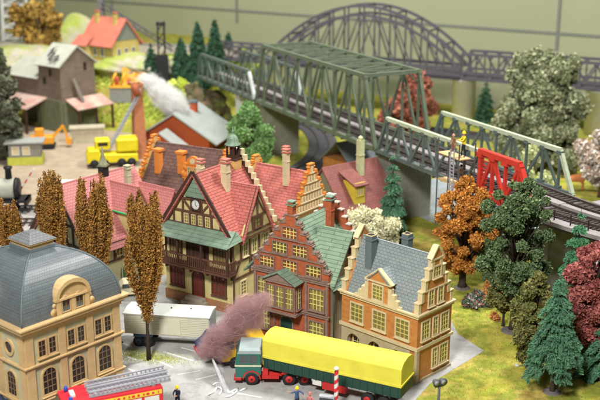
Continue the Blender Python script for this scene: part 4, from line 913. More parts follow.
# ================================================================ vehicles
def wheel(par,mp,x,y,r,w,hub,name='wheel',s=1):
    b=MB(mp=mp)(rubber); b.tube([(x,y+.02*s,r),(x,y,r),(x,y-abs(w)*s,r)],[r*.9,r,r],18); o=b.build(name,par)
    b=MB(mp=mp)(hub); b.tube([(x,y+.0*s,r),(x,y+.07*s,r)],[r*.58,r*.5],14); b(black).tube([(x,y+.05*s,r),(x,y+.09*s,r)],[r*.2,r*.16],8); b.build('rim',o); return o
tgreen=mat('cab_green',(.02,.13,.10),.35,.06,spec=.5,bump=0); tred=mat('chassis_red',(.5,.03,.03),.4,.08,bump=0); tyel=mat('tarpaulin_yellow',(.68,.62,.07),.55,.07,1,bump=.35,bs=1.2,grime=.1); tdk=mat('trailer_dark_green',(.022,.06,.045),.5,.1); cabroof=mat('cab_grey_roof',(.3,.36,.36),.5,.08); glass=mat('window_glass',(.05,.06,.06),.08,.1,spec=.8,bump=0); stripe=mat('cream_stripe',(.6,.58,.42),.5)
t=thing('articulated_truck','green cab semi-trailer truck with bright yellow tarpaulin over dark green trailer sides','truck',(-4.75,66.75,0),-1)
# cab faces -X; local x to the rear, y away from the viewer
b=MB()(tgreen); prof=[(0,.55),(0,1.5),(.12,2.55),(.25,2.72),(1.85,2.72),(1.9,.85),(1.5,.6)]; b.prism(prof,.0,2.3); c=b.build('cab',t,.03)
b=MB()(cabroof); b.prism([(.14,2.5),(.3,2.78),(1.84,2.78),(1.9,2.5)],-.02,2.32); b.build('roof',c,.02)
b=MB()(stripe); b.box(-.03,1.92,-.02,-.0,1.5,1.62); b.box(-.03,-.0,.0,2.3,1.5,1.62); b.build('stripe',c)
b=MB()(glass); b.box(.35,.95,-.025,.01,1.75,2.4); b.box(1.05,1.6,-.025,.01,1.75,2.4); b.build('side_window',c)
b=MB()(glass); b.add([(.0,.15,1.72),(.0,2.15,1.72),(.09,2.15,2.45),(.09,.15,2.45),(-.03,.15,1.72),(-.03,2.15,1.72),(.06,2.15,2.45),(.06,.15,2.45)],[(0,1,2,3),(4,5,6,7),(0,1,5,4),(1,2,6,5),(2,3,7,6),(3,0,4,7)]); b.build('windscreen',c)
b=MB()(stripe); b.box(-.04,0,.2,.5,.85,1.1); b.box(-.04,0,1.8,2.1,.85,1.1); b.build('headlight',c)
b=MB()(black); b.box(-.05,.0,.6,1.7,.8,1.35); b.box(-.15,-.08,-.25,-.1,1.8,2.3); b.build('grille',c)
b=MB()(tred); b.box(-.12,.45,-.03,2.33,.38,.62); b.build('bumper',t,.03)
b=MB()(tred); b.box(.4,5.9,.35,.6,.6,.85); b.box(.4,5.9,1.7,1.95,.6,.85); b.box(1.95,3.2,.05,2.25,.5,.72); b.box(2.0,2.4,.1,.8,.72,1.15)
b.build('chassis',t)
b=MB()(tred)
for cx in(1.2,):
    for k in range(8):
        a0=math.pi*k/8;a1=math.pi*(k+1)/8; ri,ro=.6,.68
        b.prism([(cx+ri*math.cos(a0),.5+ri*math.sin(a0)),(cx+ro*math.cos(a0),.5+ro*math.sin(a0)),(cx+ro*math.cos(a1),.5+ro*math.sin(a1)),(cx+ri*math.cos(a1),.5+ri*math.sin(a1))],-.05,.45)
b.prism([(3.35,.9),(3.5,1.15),(5.7,1.15),(5.85,.9)],-.02,.4); b.build('mudguard',t)
for x_ in(1.2,3.95,5.1):
    wheel(t,None,x_,-.02,.5,-.32,tred,s=-1); wheel(t,None,x_,2.32,.5,-.32,tred,s=1)
tl=Matrix.Rotation(R_(153.2+1),4,'Z'); o_=Matrix.Rotation(R_(1),4,'Z')@(Vector((6.95,62.4,0))-Vector((-4.75,66.75,0)))
def TR(x,y,z): v=tl@Vector((x,-y,z)); return (v.x+o_.x,v.y+o_.y,z)   # x forward from the rear near corner, y to far side
b=MB(mp=TR)(tdk); b.box(0,10.8,0,2.35,1.15,2.05)
for k in range(19): b.box(.2+k*.57,.3+k*.57,-.05,0,1.15,2.0)
b.box(-.03,10.83,-.06,.0,1.98,2.06); tb=b.build('trailer_body',t)
b=MB(mp=TR)(tyel)
pr=[(-.04,2.06),(-.05,3.35),(.12,3.55),(.45,3.75),(1.17,3.86),(1.9,3.75),(2.23,3.55),(2.4,3.35),(2.39,2.06)]; b.prism(pr,-.03,10.83,'x')
b.box(-.06,10.86,-.1,-.04,2.0,2.2); b.box(-.08,-.02,-.04,2.4,2.02,2.16); 
b.build('tarpaulin',t,.015)
b=MB(mp=TR)(brty); b.box(10.83,10.95,.1,2.25,1.3,3.0); b.build('headboard',t)
b=MB(mp=TR)(tred); b.box(.3,10,.6,.8,.85,1.15); b.box(.3,10,1.55,1.75,.85,1.15); b.box(4.2,6.0,.0,.5,.55,1.1); b.build('underframe',t)
b=MB(mp=TR)(white); b.box(4.75,4.95,-.02,0,.75,.95); b.box(6.1,6.8,.05,.3,.7,1.1); b.build('equipment_box',t)
for x_ in(1.3,2.5): wheel(t,TR,x_,.0,.48,-.3,tred,s=-1)
for x_ in(1.3,2.5): wheel(t,TR,x_,2.35,.48,-.3,tred,s=1)
# white box trailer
t=thing('box_trailer','white ribbed box trailer standing on the street before the clock house','trailer',(-14.0,73.6,0),-8)
wt=mat('off_white_trailer',(.56,.55,.43),.5,.06,1); b=MB()(wt); b.box(0,6.9,0,2.3,1.1,2.75)
for k in range(11): b.box(0.02,6.88,-.03,0,1.14+k*.15,1.23+k*.15)
b.box(2.9,4.6,-.07,-.03,1.2,2.55); b.build('body',t)
b=MB()(mat('trailer_roof',(.52,.54,.50),.5,.06)); b.prism([(-.08,2.75),(-.08,2.84),(1.15,3.0),(2.38,2.84),(2.38,2.75)],-.08,6.98,'x'); 
for k in(2,3.6,5.2): b(darkpane); b.cbox(k,1.15,2.98,.1,.1,.08)
b.build('roof',t)
b=MB()(mat('grey_door',(.34,.36,.34),.5,.1)); b.box(6.9,6.98,.1,2.2,1.2,2.7); b.build('door',t)
bl=mat('dark_blue_fender',(.04,.07,.13),.45,.1)
b=MB()(bl); b.box(.7,2.2,-.02,2.32,.85,1.1); b.box(.3,6.6,.7,1.6,.9,1.1); b.build('mudguard',t)
for x_ in(1.1,1.85): wheel(t,None,x_,.0,.45,-.3,bl,s=-1); wheel(t,None,x_,2.3,.45,-.3,bl,s=1)
t=thing('blue_van','small blue grey vehicle with red bumper half hidden by the maroon smoke','vehicle',(-7.6,71.0,0),25)
b=MB()(bl); b.prism([(0,.35),(0,.95),(.5,1.25),(.9,1.9),(2.8,1.95),(3.0,1.6),(3.0,.35)],0,1.7); b.build('body',t,.04)
b=MB()(tred); b.box(-.1,.05,.0,1.7,.25,.5); b.build('bumper',t); b=MB()(glass); b.box(1.0,1.8,-.02,0,1.2,1.75); b.build('side_window',t)
for x_ in(.65,2.3): wheel(t,None,x_,-.02,.33,-.2,bl,s=-1); wheel(t,None,x_,1.72,.33,-.2,bl,s=1)
# yellow lorry burning
t=thing('yellow_lorry','yellow lorry behind the green truck cab, wrapped in maroon smoke','lorry',(-5.9,69.3,0),14)
oy=mat('lorry_yellow',(.68,.42,.02),.4,.06,bump=0)
b=MB()(oy); b.prism([(0,.6),(0,1.55),(.18,2.5),(1.9,2.55),(1.9,.6)],0,2.2); c=b.build('cab',t,.04); b=MB()(glass); b.box(.35,.95,-.02,0,1.6,2.25); b.box(1.05,1.7,-.02,0,1.6,2.25); b.build('side_window',c); b=MB()(glass); b.box(-.02,.06,.2,2,1.6,2.2); b.build('windscreen',c)
b=MB()(oy); b.box(2.0,3.4,-.05,2.25,1.1,2.2)
for k in range(2): b.box(2.1+k*.75,2.2+k*.75,-.1,-.05,1.1,2.2)
b.build('load_body',t); b=MB()(black); b.box(0,3.4,.1,2.1,.5,.9); b.build('chassis',t)
for x_ in(1.0,2.8): wheel(t,None,x_,-.02,.48,-.3,black,s=-1); wheel(t,None,x_,2.22,.48,-.3,black,s=1)
# fire engine
t=thing('fire_engine','red fire engine with blue lights and two grey ladders on its roof','fire engine',(at(163,386,2.95).x,at(163,386,2.95).y,0),203.5)
fred=mat('fire_red',(.62,.03,.045),.35,.06,bump=0); lad=mat('ladder_grey',(.33,.34,.38),.45,.1); fblue=mat('blue_beacon',(.03,.08,.4),.2,.1); fyel=mat('reflective_yellow',(.75,.55,.05),.5)
b=MB()(fred); b.prism([(0,.5),(0,2.85),(.1,2.95),(5.4,2.95),(6.6,2.8),(6.95,1.9),(7.05,.5)],-2.4,0); b.build('body',t,.05)
b=MB()(white); b.box(.3,1.3,.0,.03,1.0,2.35); b.box(1.5,2.5,0,.03,1.0,2.35); b.box(2.7,3.8,0,.03,1.0,2.35); b.build('roller_shutter',t)
b=MB()(fyel); b.box(.1,4.6,0,.04,2.45,2.75); b(fred)
for k,w_ in enumerate([.1,.22,.3,.16,.24,.3,.14,.2,.28,.12,.3,.2,.26]): b.box(.3+k*.33,.3+k*.33+w_*.7,.04,.05,2.52,2.68)
b.build('reflective_band',t)
b=MB()(glass); b.box(5.2,6.3,0,.03,1.7,2.6); b.build('side_window',t); b=MB()(glass); b.add([(7.0,-2.2,1.9),(7.0,-.2,1.9),(6.68,-.2,2.75),(6.68,-2.2,2.75)],[(0,1,2,3)]); b.build('windscreen',t)
for y_ in(-.35,-2.0): b=MB()(fblue); b.lathe([(.14,2.85),(.15,3.05),(.1,3.22),(.02,3.27)],6.1,y_,10); b.build('beacon',t)
b=MB()(white); b.box(5.7,6.0,-1.6,-.8,2.93,3.1); b.build('roof_box',t)
for y0 in(-.85,-1.8):
    b=MB()(lad)
    for s in(0,.62):
        b.beam((-.6,y0+s,3.2),(4.9,y0+s,3.08),.12,.2); b.beam((-.6,y0+s,3.5),(4.9,y0+s,3.36),.1,.1)
        for k in range(18): x_=-.5+k*.3; b.beam((x_,y0+s,3.2-.02*(k*.3)),(x_,y0+s,3.5-.024*(k*.3)),.08,.12)
    for k in range(17): x_=-.4+k*.31; z_=3.2-.02*(k*.31+.2); b.beam((x_,y0,z_),(x_,y0+.62,z_),.06,.06)
    b.build('ladder',t)
b=MB()(lad); b.box(.5,.7,-2.2,-.2,2.93,3.1); b.box(4.3,4.5,-2.2,-.2,2.93,3.02); b.build('ladder_rack',t)
for x_ in(1.3,5.6): wheel(t,None,x_,.0,.5,.3,black,s=1) if False else wheel(t,None,x_,0,.5,.3,black,s=1)
t=thing('dark_blue_car','dark blue car with red rear lamp at the corner of the ochre building','car',at(8,402,.9).to_2d().to_3d(),200)
b=MB()(bl); b.prism([(-.5,.3),(-.5,.85),(.2,.95),(.7,1.5),(2.2,1.5),(2.8,1.0),(3.8,.85),(3.9,.3)],-1.6,0); b.build('body',t,.05); b=MB()(fred); b.box(-.56,-.5,-.5,-.1,.6,.85); b.box(-.2,.0,-1.0,-.6,1.0,1.15); b.build('tail_lamp',t); b=MB()(glass); b.box(.8,1.45,0,.02,.98,1.4); b.box(1.55,2.2,0,.02,.98,1.4); b.build('side_window',t)
for x_ in(.4,3.0): wheel(t,None,x_,0,.32,.2,lad,s=1)
t=thing('cream_car','small cream saloon car parked behind the lone poplar','car',(-17.2,83.2,0),15)
b=MB()(mat('cream_car_paint',(.6,.56,.38),.35,.05,bump=0)); b.prism([(0,.3),(0,.8),(1.0,.95),(1.5,1.42),(2.8,1.42),(3.3,.95),(4.2,.85),(4.25,.3)],0,1.6); c=b.build('body',t,.05)
b=MB()(glass); b.box(1.35,2.05,-.02,0,.97,1.35); b.box(2.15,2.9,-.02,0,.97,1.35); b.build('side_window',t)
for x_ in(.8,3.4): wheel(t,None,x_,0,.3,-.2,lad,s=-1)
# ---- crane lorry
t=thing('crane_truck','yellow crane lorry with raised grey jib in the sandy yard','crane truck',(-28.4,129.2,0),14)
cy=mat('crane_yellow',(.66,.56,.02),.4,.08)
b=MB()(cy); b.prism([(0,.7),(0,1.9),(.3,2.5),(1.7,2.5),(1.9,1.9),(6.8,1.7),(6.8,.7)],0,2.6); b.build('chassis',t,.1)
b=MB()(cy); b.box(1.2,3.2,.6,2.8,2.4,3.7); b.build('operator_cab',t,.15); b=MB()(cy); b.box(4.0,6.9,.3,2.9,2.0,3.8); b.build('counterweight',t,.2); b=MB()(darkpane); b.box(1.6,2.9,.57,.6,2.9,3.4); b.build('window',t)
for x_ in(1.0,2.3,4.6,5.9): wheel(t,None,x_,-.02,.62,-.4,black,s=-1); wheel(t,None,x_,2.62,.62,-.4,black,s=1)
b=MB()(lad); p=Vector((3.2,1.6,2.4)); q=Vector((7.6,1.4,10.0))
for s in(-.35,.35):
    for u in(-.25,.25): b.beam(p+Vector((0,s,u)),q+Vector((0,s,u)),.16,.16)
for k in range(12): a_=p.lerp(q,k/12);c_=p.lerp(q,(k+1)/12); b.beam(a_+Vector((0,-.35,.25)),c_+Vector((0,.35,.25)),.1,.1); b.beam(a_+Vector((0,-.35,-.25)),c_+Vector((0,-.35,.25)),.1,.1)
b.build('jib',t); b=MB()(mat('rust_brown',(.3,.09,.04),.7)); b.tube([(6.6,1.0,10.2),(7.4,.9,10.4)],[.9,.9],14); b.build('cable_drum',t)
# orange dozer
t=thing('orange_excavator','orange yellow digger parked by the silo canopy','excavator',at(30,150,0),10)
oo=mat('machine_orange',(.68,.3,.03),.5,.1); b=MB()(oo); b.box(0,3.4,0,2,.7,1.8); b.build('body',t,.1); b=MB()(oo); b.box(.8,2.0,.4,1.6,1.8,2.9); b.build('cab',t,.08)
b=MB()(black); b.prism([(-.2,.35),(.1,0),(3.2,0),(3.6,.35),(3.2,.75),(.1,.75)],-.3,.3); b.prism([(-.2,.35),(.1,0),(3.2,0),(3.6,.35),(3.2,.75),(.1,.75)],1.7,2.3); b.build('track',t)
b=MB()(oo); b.beam((3.2,1,1.5),(4.8,1,3.2),.35,.4); b.beam((4.8,1,3.2),(5.4,1,1.2),.3,.3); b.build('arm',t); b=MB()(oo); b.prism([(5.0,1.3),(5.9,1.3),(5.8,.4),(5.2,.5)],.5,1.5); b.build('bucket',t)
# ---- yard railway
for k,y_ in enumerate((103.5,108.6)):
    t=thing('railway_track','dark rails on sleepers, the '+('nearer' if k==0 else 'farther')+' track of the yard at left','track',(-75,y_,0),3)
    for s in(-.72,.72): b=MB()(railm); b.box(0,52,s-.06,s+.06,.16,.34); b.build('rail',t)
    b=MB()(sleeper)
    for i in range(70): b.box(i*.74,i*.74+.26,-1.3,1.3,.02,.16)
    b.build('sleepers',t)['kind']='stuff'
t=thing('steam_locomotive','black and pale grey steam engine at the left edge of the yard','locomotive',(-40.3,110.3,.3),3)
pg=mat('pale_boiler',(.36,.36,.3),.4,.1); b=MB()(pg); b.tube([(1,0,2.3),(7.6,0,2.3)],[1.25,1.25],20); b(black); b.tube([(7.6,0,2.3),(8.0,0,2.3)],[1.3,1.2],20); b.tube([(3,0,2.3),(3.2,0,2.3)],[1.29,1.29],20); b.build('boiler',t)
b=MB()(black); b.lathe([(.4,3.4),(.35,4.6),(.5,4.7),(.5,4.9)],6.9,0,12); b.build('chimney',t); b=MB()(black); b.lathe([(.55,3.3),(.55,3.9),(.3,4.15),(.02,4.2)],4.8,0,12); b.build('steam_dome',t)
b=MB()(black); b.box(.0,9,-1.3,1.3,.9,1.2); b.box(8.7,9,-1.4,1.4,.5,1.2); b.build('frame',t); b=MB()(black); b.box(-1.6,1.0,-1.35,1.35,1.2,4.0); b.box(-1.9,1.2,-1.5,1.5,4.0,4.15); b.build('cab',t)
for x_ in(1.5,3.3,5.1,7.3): wheel(t,None,x_,-1.0,.62 if x_<7 else .42,-.2,fred,s=-1)
t=thing('maroon_wagon','maroon railway van with white curved roof behind the poplars','wagon',(-29.3,109.5,.3),3)
b=MB()(mat('maroon_paint',(.2,.02,.03),.45,.1)); b.box(0,3.9,-1.3,1.3,1.0,3.0); b.build('body',t); b=MB()(white); b.prism([(-1.45,3.0),(-1.1,3.35),(0,3.6),(1.1,3.35),(1.45,3.0)],-.15,4.05,'x'); b.build('roof',t); b=MB()(glass); b.box(.7,1.5,-1.33,-1.3,2.1,2.8); b.box(2.2,3.0,-1.33,-1.3,2.1,2.8); b.build('window',t); b=MB()(black); b.box(-.8,5.2,-1.2,1.2,.7,1.0); b.box(3.95,5.0,-1.2,1.2,1.0,1.6); b.build('frame',t)
for x_ in(.6,3.3): wheel(t,None,x_,-1.0,.42,-.2,black,s=-1)
t=thing('barrier','slanting red and white level crossing barrier by the yard tracks','barrier',at(17,205,0),0)
b=MB()(white); p=Vector((0,0,1)); q=Vector((2.3,0,4.4))
for k in range(8): (b(white) if k%2 else b(fred)).beam(p.lerp(q,k/8),p.lerp(q,(k+1)/8),.16,.16)
b.build('arm',t); b=MB()(black); b.cbox(0,0,0,.5,.5,1.3); b.build('base',t)
# curved track beyond the pink roofs
t=thing('curved_track','dark curved railway track on the grass under the truss bridge','track',(0,0,0),0)
cc=[at(a,c_,0) for a,c_ in((296,122),(313,128),(322,138),(324,150),(317,162),(300,172),(285,180))]
pp=[]
for i in range(len(cc)-1):
    for k in range(4): pp.append(cc[i].lerp(cc[i+1],k/4))
for _ in range(3): pp=[pp[0]]+[(pp[i-1]+pp[i]*2+pp[i+1])/4 for i in range(1,len(pp)-1)]+[pp[-1]]
def ribbon(b,pp,y0,y1,z0,z1):
    vs=[];fs=[]
    for i,p in enumerate(pp):
        d=(pp[min(i+1,len(pp)-1)]-pp[max(i-1,0)]).normalized(); n=Vector((-d.y,d.x,0))
        a,c_=p+n*y0,p+n*y1; vs+=[(a.x,a.y,z0),(c_.x,c_.y,z0),(c_.x,c_.y,z1),(a.x,a.y,z1)]
    for i in range(len(pp)-1):
        for k in range(4): fs.append((4*i+k,4*i+(k+1)%4,4*i+4+(k+1)%4,4*i+4+k))
    b.add(vs,fs)
b=MB()(mat('black_ballast',(.07,.07,.075),.9,.3,3)); ribbon(b,pp,-2.1,2.1,-.02,.2); b.build('trackbed',t)
for s in(-.75,.75): b=MB()(railm); ribbon(b,pp,s-.07,s+.07,.2,.42); b.build('rail',t)
# ================================================================ people
skin=mat('skin',(.5,.27,.17),.6,.05); navy=mat('navy_cloth',(.02,.025,.05),.8,.1); hiviz=mat('yellow_helmet',(.75,.6,.02),.4,.05); denim=mat('blue_overalls',(.05,.09,.2),.8,.1); khaki=mat('brown_cloth',(.25,.13,.07),.8,.1); pinkc2=mat('pink_cloth',(.5,.18,.18),.8,.1)
def person(label,loc,yaw,top,bottom,helmet,pose,group=None,s=1.0):
    J={'pel':(0,0,.93),'ch':(0,.0,1.25),'sh':(0,0,1.42),'nk':(0,.0,1.52),'hd':(0,.03,1.62),'tp':(0,.01,1.76)}
    E=[('pel','ch'),('ch','sh'),('sh','nk'),('nk','hd'),('hd','tp')]
    rad={'pel':.15,'ch':.15,'sh':.13,'nk':.055,'hd':.095,'tp':.075}
    for sx,nm in((-1,'l'),(1,'r')):
        J['s'+nm]=(sx*.19,0,1.42); rad['s'+nm]=.07; E.append(('sh','s'+nm))
        el,hn=pose[nm]; J['e'+nm]=el; J['h'+nm]=hn; rad['e'+nm]=.05; rad['h'+nm]=.036; E+=[('s'+nm,'e'+nm),('e'+nm,'h'+nm)]
        d=(Vector(hn)-Vector(el)).normalized()*.1; J['f'+nm]=tuple(Vector(hn)+d); rad['f'+nm]=.04; E.append(('h'+nm,'f'+nm))
        J['i'+nm]=(sx*.1,0,.88); rad['i'+nm]=.1; E.append(('pel','i'+nm))
        st=pose.get('st',0)*sx; J['k'+nm]=(sx*.11,st*.5+.02,.48); J['a'+nm]=(sx*.12,st,.08); J['t'+nm]=(sx*.13,st+.16,.04)
        rad['k'+nm]=.065; rad['a'+nm]=.045; rad['t'+nm]=.04; E+=[('i'+nm,'k'+nm),('k'+nm,'a'+nm),('a'+nm,'t'+nm)]
    ks=list(J); me=bpy.data.meshes.new('body'); me.from_pydata([J[k] for k in ks],[(ks.index(a),ks.index(c)) for a,c in E],[])
    o=bpy.data.objects.new('tmp',me); COL.objects.link(o); m=o.modifiers.new('s','SKIN'); 
    for i,k in enumerate(ks): me.skin_vertices[0].data[i].radius=(rad[k],rad[k]*(.75 if k in('pel','ch','sh') else 1))
    me.skin_vertices[0].data[0].use_root=True; o.modifiers.new('b','SUBSURF').levels=1
    dg=bpy.context.evaluated_depsgraph_get(); m2=bpy.data.meshes.new_from_object(o.evaluated_get(dg)); bpy.data.objects.remove(o)
    for mm in(skin,top,bottom,black): m2.materials.append(mm)
    hands=[Vector(J['hl']),Vector(J['hr']),Vector(J['fl']),Vector(J['fr'])]
    for p in m2.polygons:
        c=p.center; p.use_smooth=True
        if c.z>1.49 or min((c-h_).length for h_ in hands)<.085: i=0
        elif c.z<.1: i=3
        elif c.z<.93 and abs(c.x)<.27: i=2
        else: i=1
        p.material_index=i
    o=bpy.data.objects.new('person',m2); COL.objects.link(o); o.location=loc; o.rotation_euler=(0,0,R_(yaw)); o.scale=(s,s,s); tag(o,label,'person',group)
    b=MB()(helmet); b.lathe([(.15,1.66),(.13,1.68),(.12,1.76),(.08,1.83),(.01,1.86)],0,.02,12); b.build('helmet' if helmet is not skin else 'hair',o)
    b=MB()(black); b.cbox(-.035,.125,1.635,.02,.012,.014); b.cbox(.035,.125,1.635,.02,.012,.014); b.build('eyes',o)
    return o
down={'l':((-.25,.03,1.15),(-.24,.12,.9)),'r':((.25,.03,1.15),(.24,.12,.9)),'st':.05}
wave={'l':((-.38,.1,1.3),(-.45,.2,1.12)),'r':((.42,.06,1.42),(.66,.1,1.55)),'st':.12}
fwd={'l':((-.25,.15,1.2),(-.1,.4,1.2)),'r':((.25,.15,1.2),(.1,.4,1.2)),'st':.1}
hv=person('firefighter in navy coat with yellow helmet standing behind the fire engine',at(178,409,0),160,navy,navy,hiviz,fwd)
b=MB()(fyel); b.box(-.17,.17,-.16,-.12,1.2,1.25); b.box(-.12,.12,-.165,-.12,1.3,1.38); b.build('reflective_strip',hv)
person('firefighter with yellow helmet and outstretched arm beside the yellow trailer',at(297,410,0),200,denim,navy,hiviz,wave)
person('person in pink clothes near the outstretched-arm firefighter',at(310,416,0),150,pinkc2,khaki,pinkc2,down)
t=thing('striped_post','red and white spiral striped post in front of the yellow trailer','post',at(336,412,0)); b=MB()
for k in range(10): (b(fred) if k%2 else b(white)).add([(.15*math.cos(a+k*.0),.15*math.sin(a),z_+.13*math.cos(a)) for z_ in(k*.32,k*.32+.32) for a in [j*math.pi/5 for j in range(10)]],[(j,(j+1)%10,10+(j+1)%10,10+j) for j in range(10)])
b.build('pole',t); b=MB()(white); b.lathe([(.16,3.25),(.2,3.3),(.2,3.36),(.02,3.5)],0,0,10); b.build('cap',t)
t=thing('grey_signboard','dark grey box with pale round emblem beside the striped post','sign box',at(327,412,0),-15); b=MB()(lad); b.box(-.55,.55,-.2,.2,0,1.25); b.build('box',t); b=MB()(mat('dark_screen',(.05,.055,.06),.5)); b.box(-.5,.5,-.23,-.2,.2,1.15); b.build('panel',t); b=MB()(white); b.tube([(.05,-.22,.75),(.05,-.25,.75)],.22,16); b.build('emblem',t)
t=thing('street_signal','dark grey twin lamp signal on a short post at the kerb','signal',at(438,414,0),20); dg_=mat('gunmetal',(.1,.1,.11),.4); b=MB()(dg_); b.lathe([(.16,0),(.1,.3),(.09,2.1)],0,0,10); b.build('post',t)
for s in(-.26,.26): b=MB()(dg_); b.tube([(s,-.14,2.45),(s,.2,2.45)],[.3,.18],14); b(lad).tube([(s,-.15,2.45),(s,-.13,2.45)],.17,12); b.build('lamp_head',t)
b=MB()(dg_); b.box(-.3,.3,.0,.12,2.05,2.3); b.build('bracket',t)
# scaffold with workers on the bridge
def BL(t,y,z): q=bp(t,y); return (q[0],q[1],z)
wood=mat('pale_wood',(.55,.38,.18),.7,.1)
s_=thing('scaffold','scaffold with wooden platforms and grey ladder against the truss','scaffold',BL(72.2,-1.2,0),BY)
b=MB()(dg_)
for x_ in(-1.8,0,1.6):
    for y_ in(-1.2,.6): b.beam((x_,y_,4.2),(x_,y_,12.8 if x_ else 11.8),.1,.1)
for z_ in(6.8,9.4,10.4): b.beam((-1.8,-1.2,z_),(1.6,.6,z_+.8),.08,.08); b.beam((-1.8,-1.2,z_),(1.6,-1.2,z_),.08,.08)
b.build('poles',s_)
for z_ in(8.7,11.3): b=MB()(wood); b.box(-1.9,1.7,-1.2,.1,z_,z_+.1); b.build('platform',s_)
b=MB()(lad)
for s in(-.28,.28): b.beam((1.6+s,-1.9,6.4),(1.2+s,-1.7,12.3),.09,.09)
for k in range(18): b.beam((1.6-.02*k-.28,-1.9+.01*k,6.5+k*.32),(1.6-.02*k+.28,-1.9+.01*k,6.5+k*.32),.06,.06)
b.build('ladder',s_)
person('worker with yellow helmet on the top scaffold platform',BL(73.2,-1.5,11.42),100,hiviz,navy,hiviz,fwd,s=1.35)
person('bare headed worker in brown on the top scaffold platform',BL(71.4,-1.4,11.42),140,khaki,khaki,skin,down)
person('worker in brown on the lower scaffold platform',BL(73.0,-1.5,8.82),60,khaki,denim,mat('brown_hair',(.06,.03,.02),.8),fwd)
# ================================================================ wool smoke and water
def atY(px_,py_,Y):
    o=Vector((0,0,CAMH)); d=at(px_,py_,0)-o; return o+d*(Y/d.y)
def wool(name,label,cat,pts,n,flen,wd_,cols,seed,dens,drift=(0,0,0)):
    rng=np.random.default_rng(seed); m=mat(name+'_fibre',cols[1],.95,.1,.6,island=cols,bump=0,spec=.05)
    C=np.array([[*p[:3]] for p in pts]);Rd=np.array([p[3] for p in pts])
    root=thing(name,label,cat,tuple(C.mean(0)))
    C=C-C.mean(0)
    # one closed cloud mesh: overlapping puffs welded by a voxel remesh
    bm=bmesh.new()
    for c,r in zip(C,Rd):
        q=bmesh.ops.create_icosphere(bm,subdivisions=3,radius=r*1.3)
        for v in q['verts']: v.co=v.co+Vector(c)
    me=bpy.data.meshes.new('tmp'); bm.to_mesh(me); bm.free(); o=bpy.data.objects.new('tmp',me); COL.objects.link(o)
    md=o.modifiers.new('r','REMESH'); md.mode='VOXEL'; md.voxel_size=Rd.mean()*.22
    m2=bpy.data.meshes.new_from_object(o.evaluated_get(bpy.context.evaluated_depsgraph_get())); bpy.data.objects.remove(o)
    vm=bpy.data.materials.new(name+'_cloud'); vm.use_nodes=True; N=vm.node_tree.nodes; L=vm.node_tree.links
    N.remove(N['Principled BSDF']); pv=N.new('ShaderNodeVolumePrincipled'); L.new(pv.outputs[0],N['Material Output'].inputs['Volume'])
    pv.inputs['Color'].default_value=(*cols[2],1); pv.inputs['Anisotropy'].default_value=.1
    tc=N.new('ShaderNodeTexCoord'); ns=N.new('ShaderNodeTexNoise'); ns.inputs['Scale'].default_value=1.1/Rd.mean(); ns.inputs['Detail'].default_value=6; ns.inputs['Roughness'].default_value=.62; L.new(tc.outputs['Object'],ns.inputs['Vector'])
    # warp the coordinates a little so the puffs have ragged edges
    sub=N.new('ShaderNodeVectorMath'); sub.operation='SUBTRACT'; L.new(ns.outputs['Color'],sub.inputs[0]); sub.inputs[1].default_value=(.5,.5,.5)
    sc=N.new('ShaderNodeVectorMath'); sc.operation='SCALE'; sc.inputs['Scale'].default_value=Rd.mean()*1.1; L.new(sub.outputs[0],sc.inputs[0])
    ad_=N.new('ShaderNodeVectorMath'); ad_.operation='ADD'; L.new(tc.outputs['Object'],ad_.inputs[0]); L.new(sc.outputs[0],ad_.inputs[1])
    prev=None
    for c,r in zip(C,Rd):
        ds=N.new('ShaderNodeVectorMath'); ds.operation='DISTANCE'; L.new(ad_.outputs[0],ds.inputs[0]); ds.inputs[1].default_value=tuple(c)
        mr=N.new('ShaderNodeMapRange'); mr.interpolation_type='SMOOTHSTEP'; mr.inputs[1].default_value=r*1.27; mr.inputs[2].default_value=r*.3; mr.inputs[3].default_value=0; mr.inputs[4].default_value=1; L.new(ds.outputs['Value'],mr.inputs[0])
        if prev is None: prev=mr.outputs[0]
        else: mx=N.new('ShaderNodeMath'); mx.operation='MAXIMUM'; L.new(prev,mx.inputs[0]); L.new(mr.outputs[0],mx.inputs[1]); prev=mx.outputs[0]
    n2=N.new('ShaderNodeMapRange'); n2.inputs[1].default_value=.35; n2.inputs[2].default_value=.65; n2.inputs[3].default_value=.35; n2.inputs[4].default_value=1.3; L.new(ns.outputs['Fac'],n2.inputs[0])
    mu=N.new('ShaderNodeMath'); mu.operation='MULTIPLY'; L.new(prev,mu.inputs[0]); L.new(n2.outputs[0],mu.inputs[1]); m3=N.new('ShaderNodeMath'); m3.operation='MULTIPLY'; m3.inputs[1].default_value=dens; L.new(mu.outputs[0],m3.inputs[0]); L.new(m3.outputs[0],pv.inputs['Density'])
    m2.materials.clear(); m2.materials.append(vm); o=bpy.data.objects.new('cloud',m2); COL.objects.link(o); o.parent=root
    i=rng.choice(len(C),n,p=Rd**2/(Rd**2).sum()); d=rng.normal(size=(n,3)); d/=np.linalg.norm(d,axis=1)[:,None]
    P=C[i]+d*(Rd[i]*(.3+.85*rng.random(n)**.7))[:,None]
    t1=rng.normal(size=(n,3))+np.array(drift); t1-=d*(t1*d).sum(1)[:,None]*.6; t1/=np.linalg.norm(t1,axis=1)[:,None]
    t2=t1+rng.normal(size=(n,3))*.5; Lf=flen*(.4+rng.random(n))[:,None]
    wv=np.cross(t1,rng.normal(size=(n,3))); wv/=np.linalg.norm(wv,axis=1)[:,None]; wv*=wd_
    A=P-t1*Lf;B=P+d*.05*Lf;D=P+t2*Lf
    V=np.stack([A-wv*.3,A+wv*.3,B-wv,B+wv,D-wv*.3,D+wv*.3],1).reshape(-1,3); k=np.arange(n)*6
    F=np.concatenate([np.stack([k,k+1,k+3,k+2],1),np.stack([k+2,k+3,k+5,k+4],1)])
    npmesh('fibres',V,F,m,root); return root
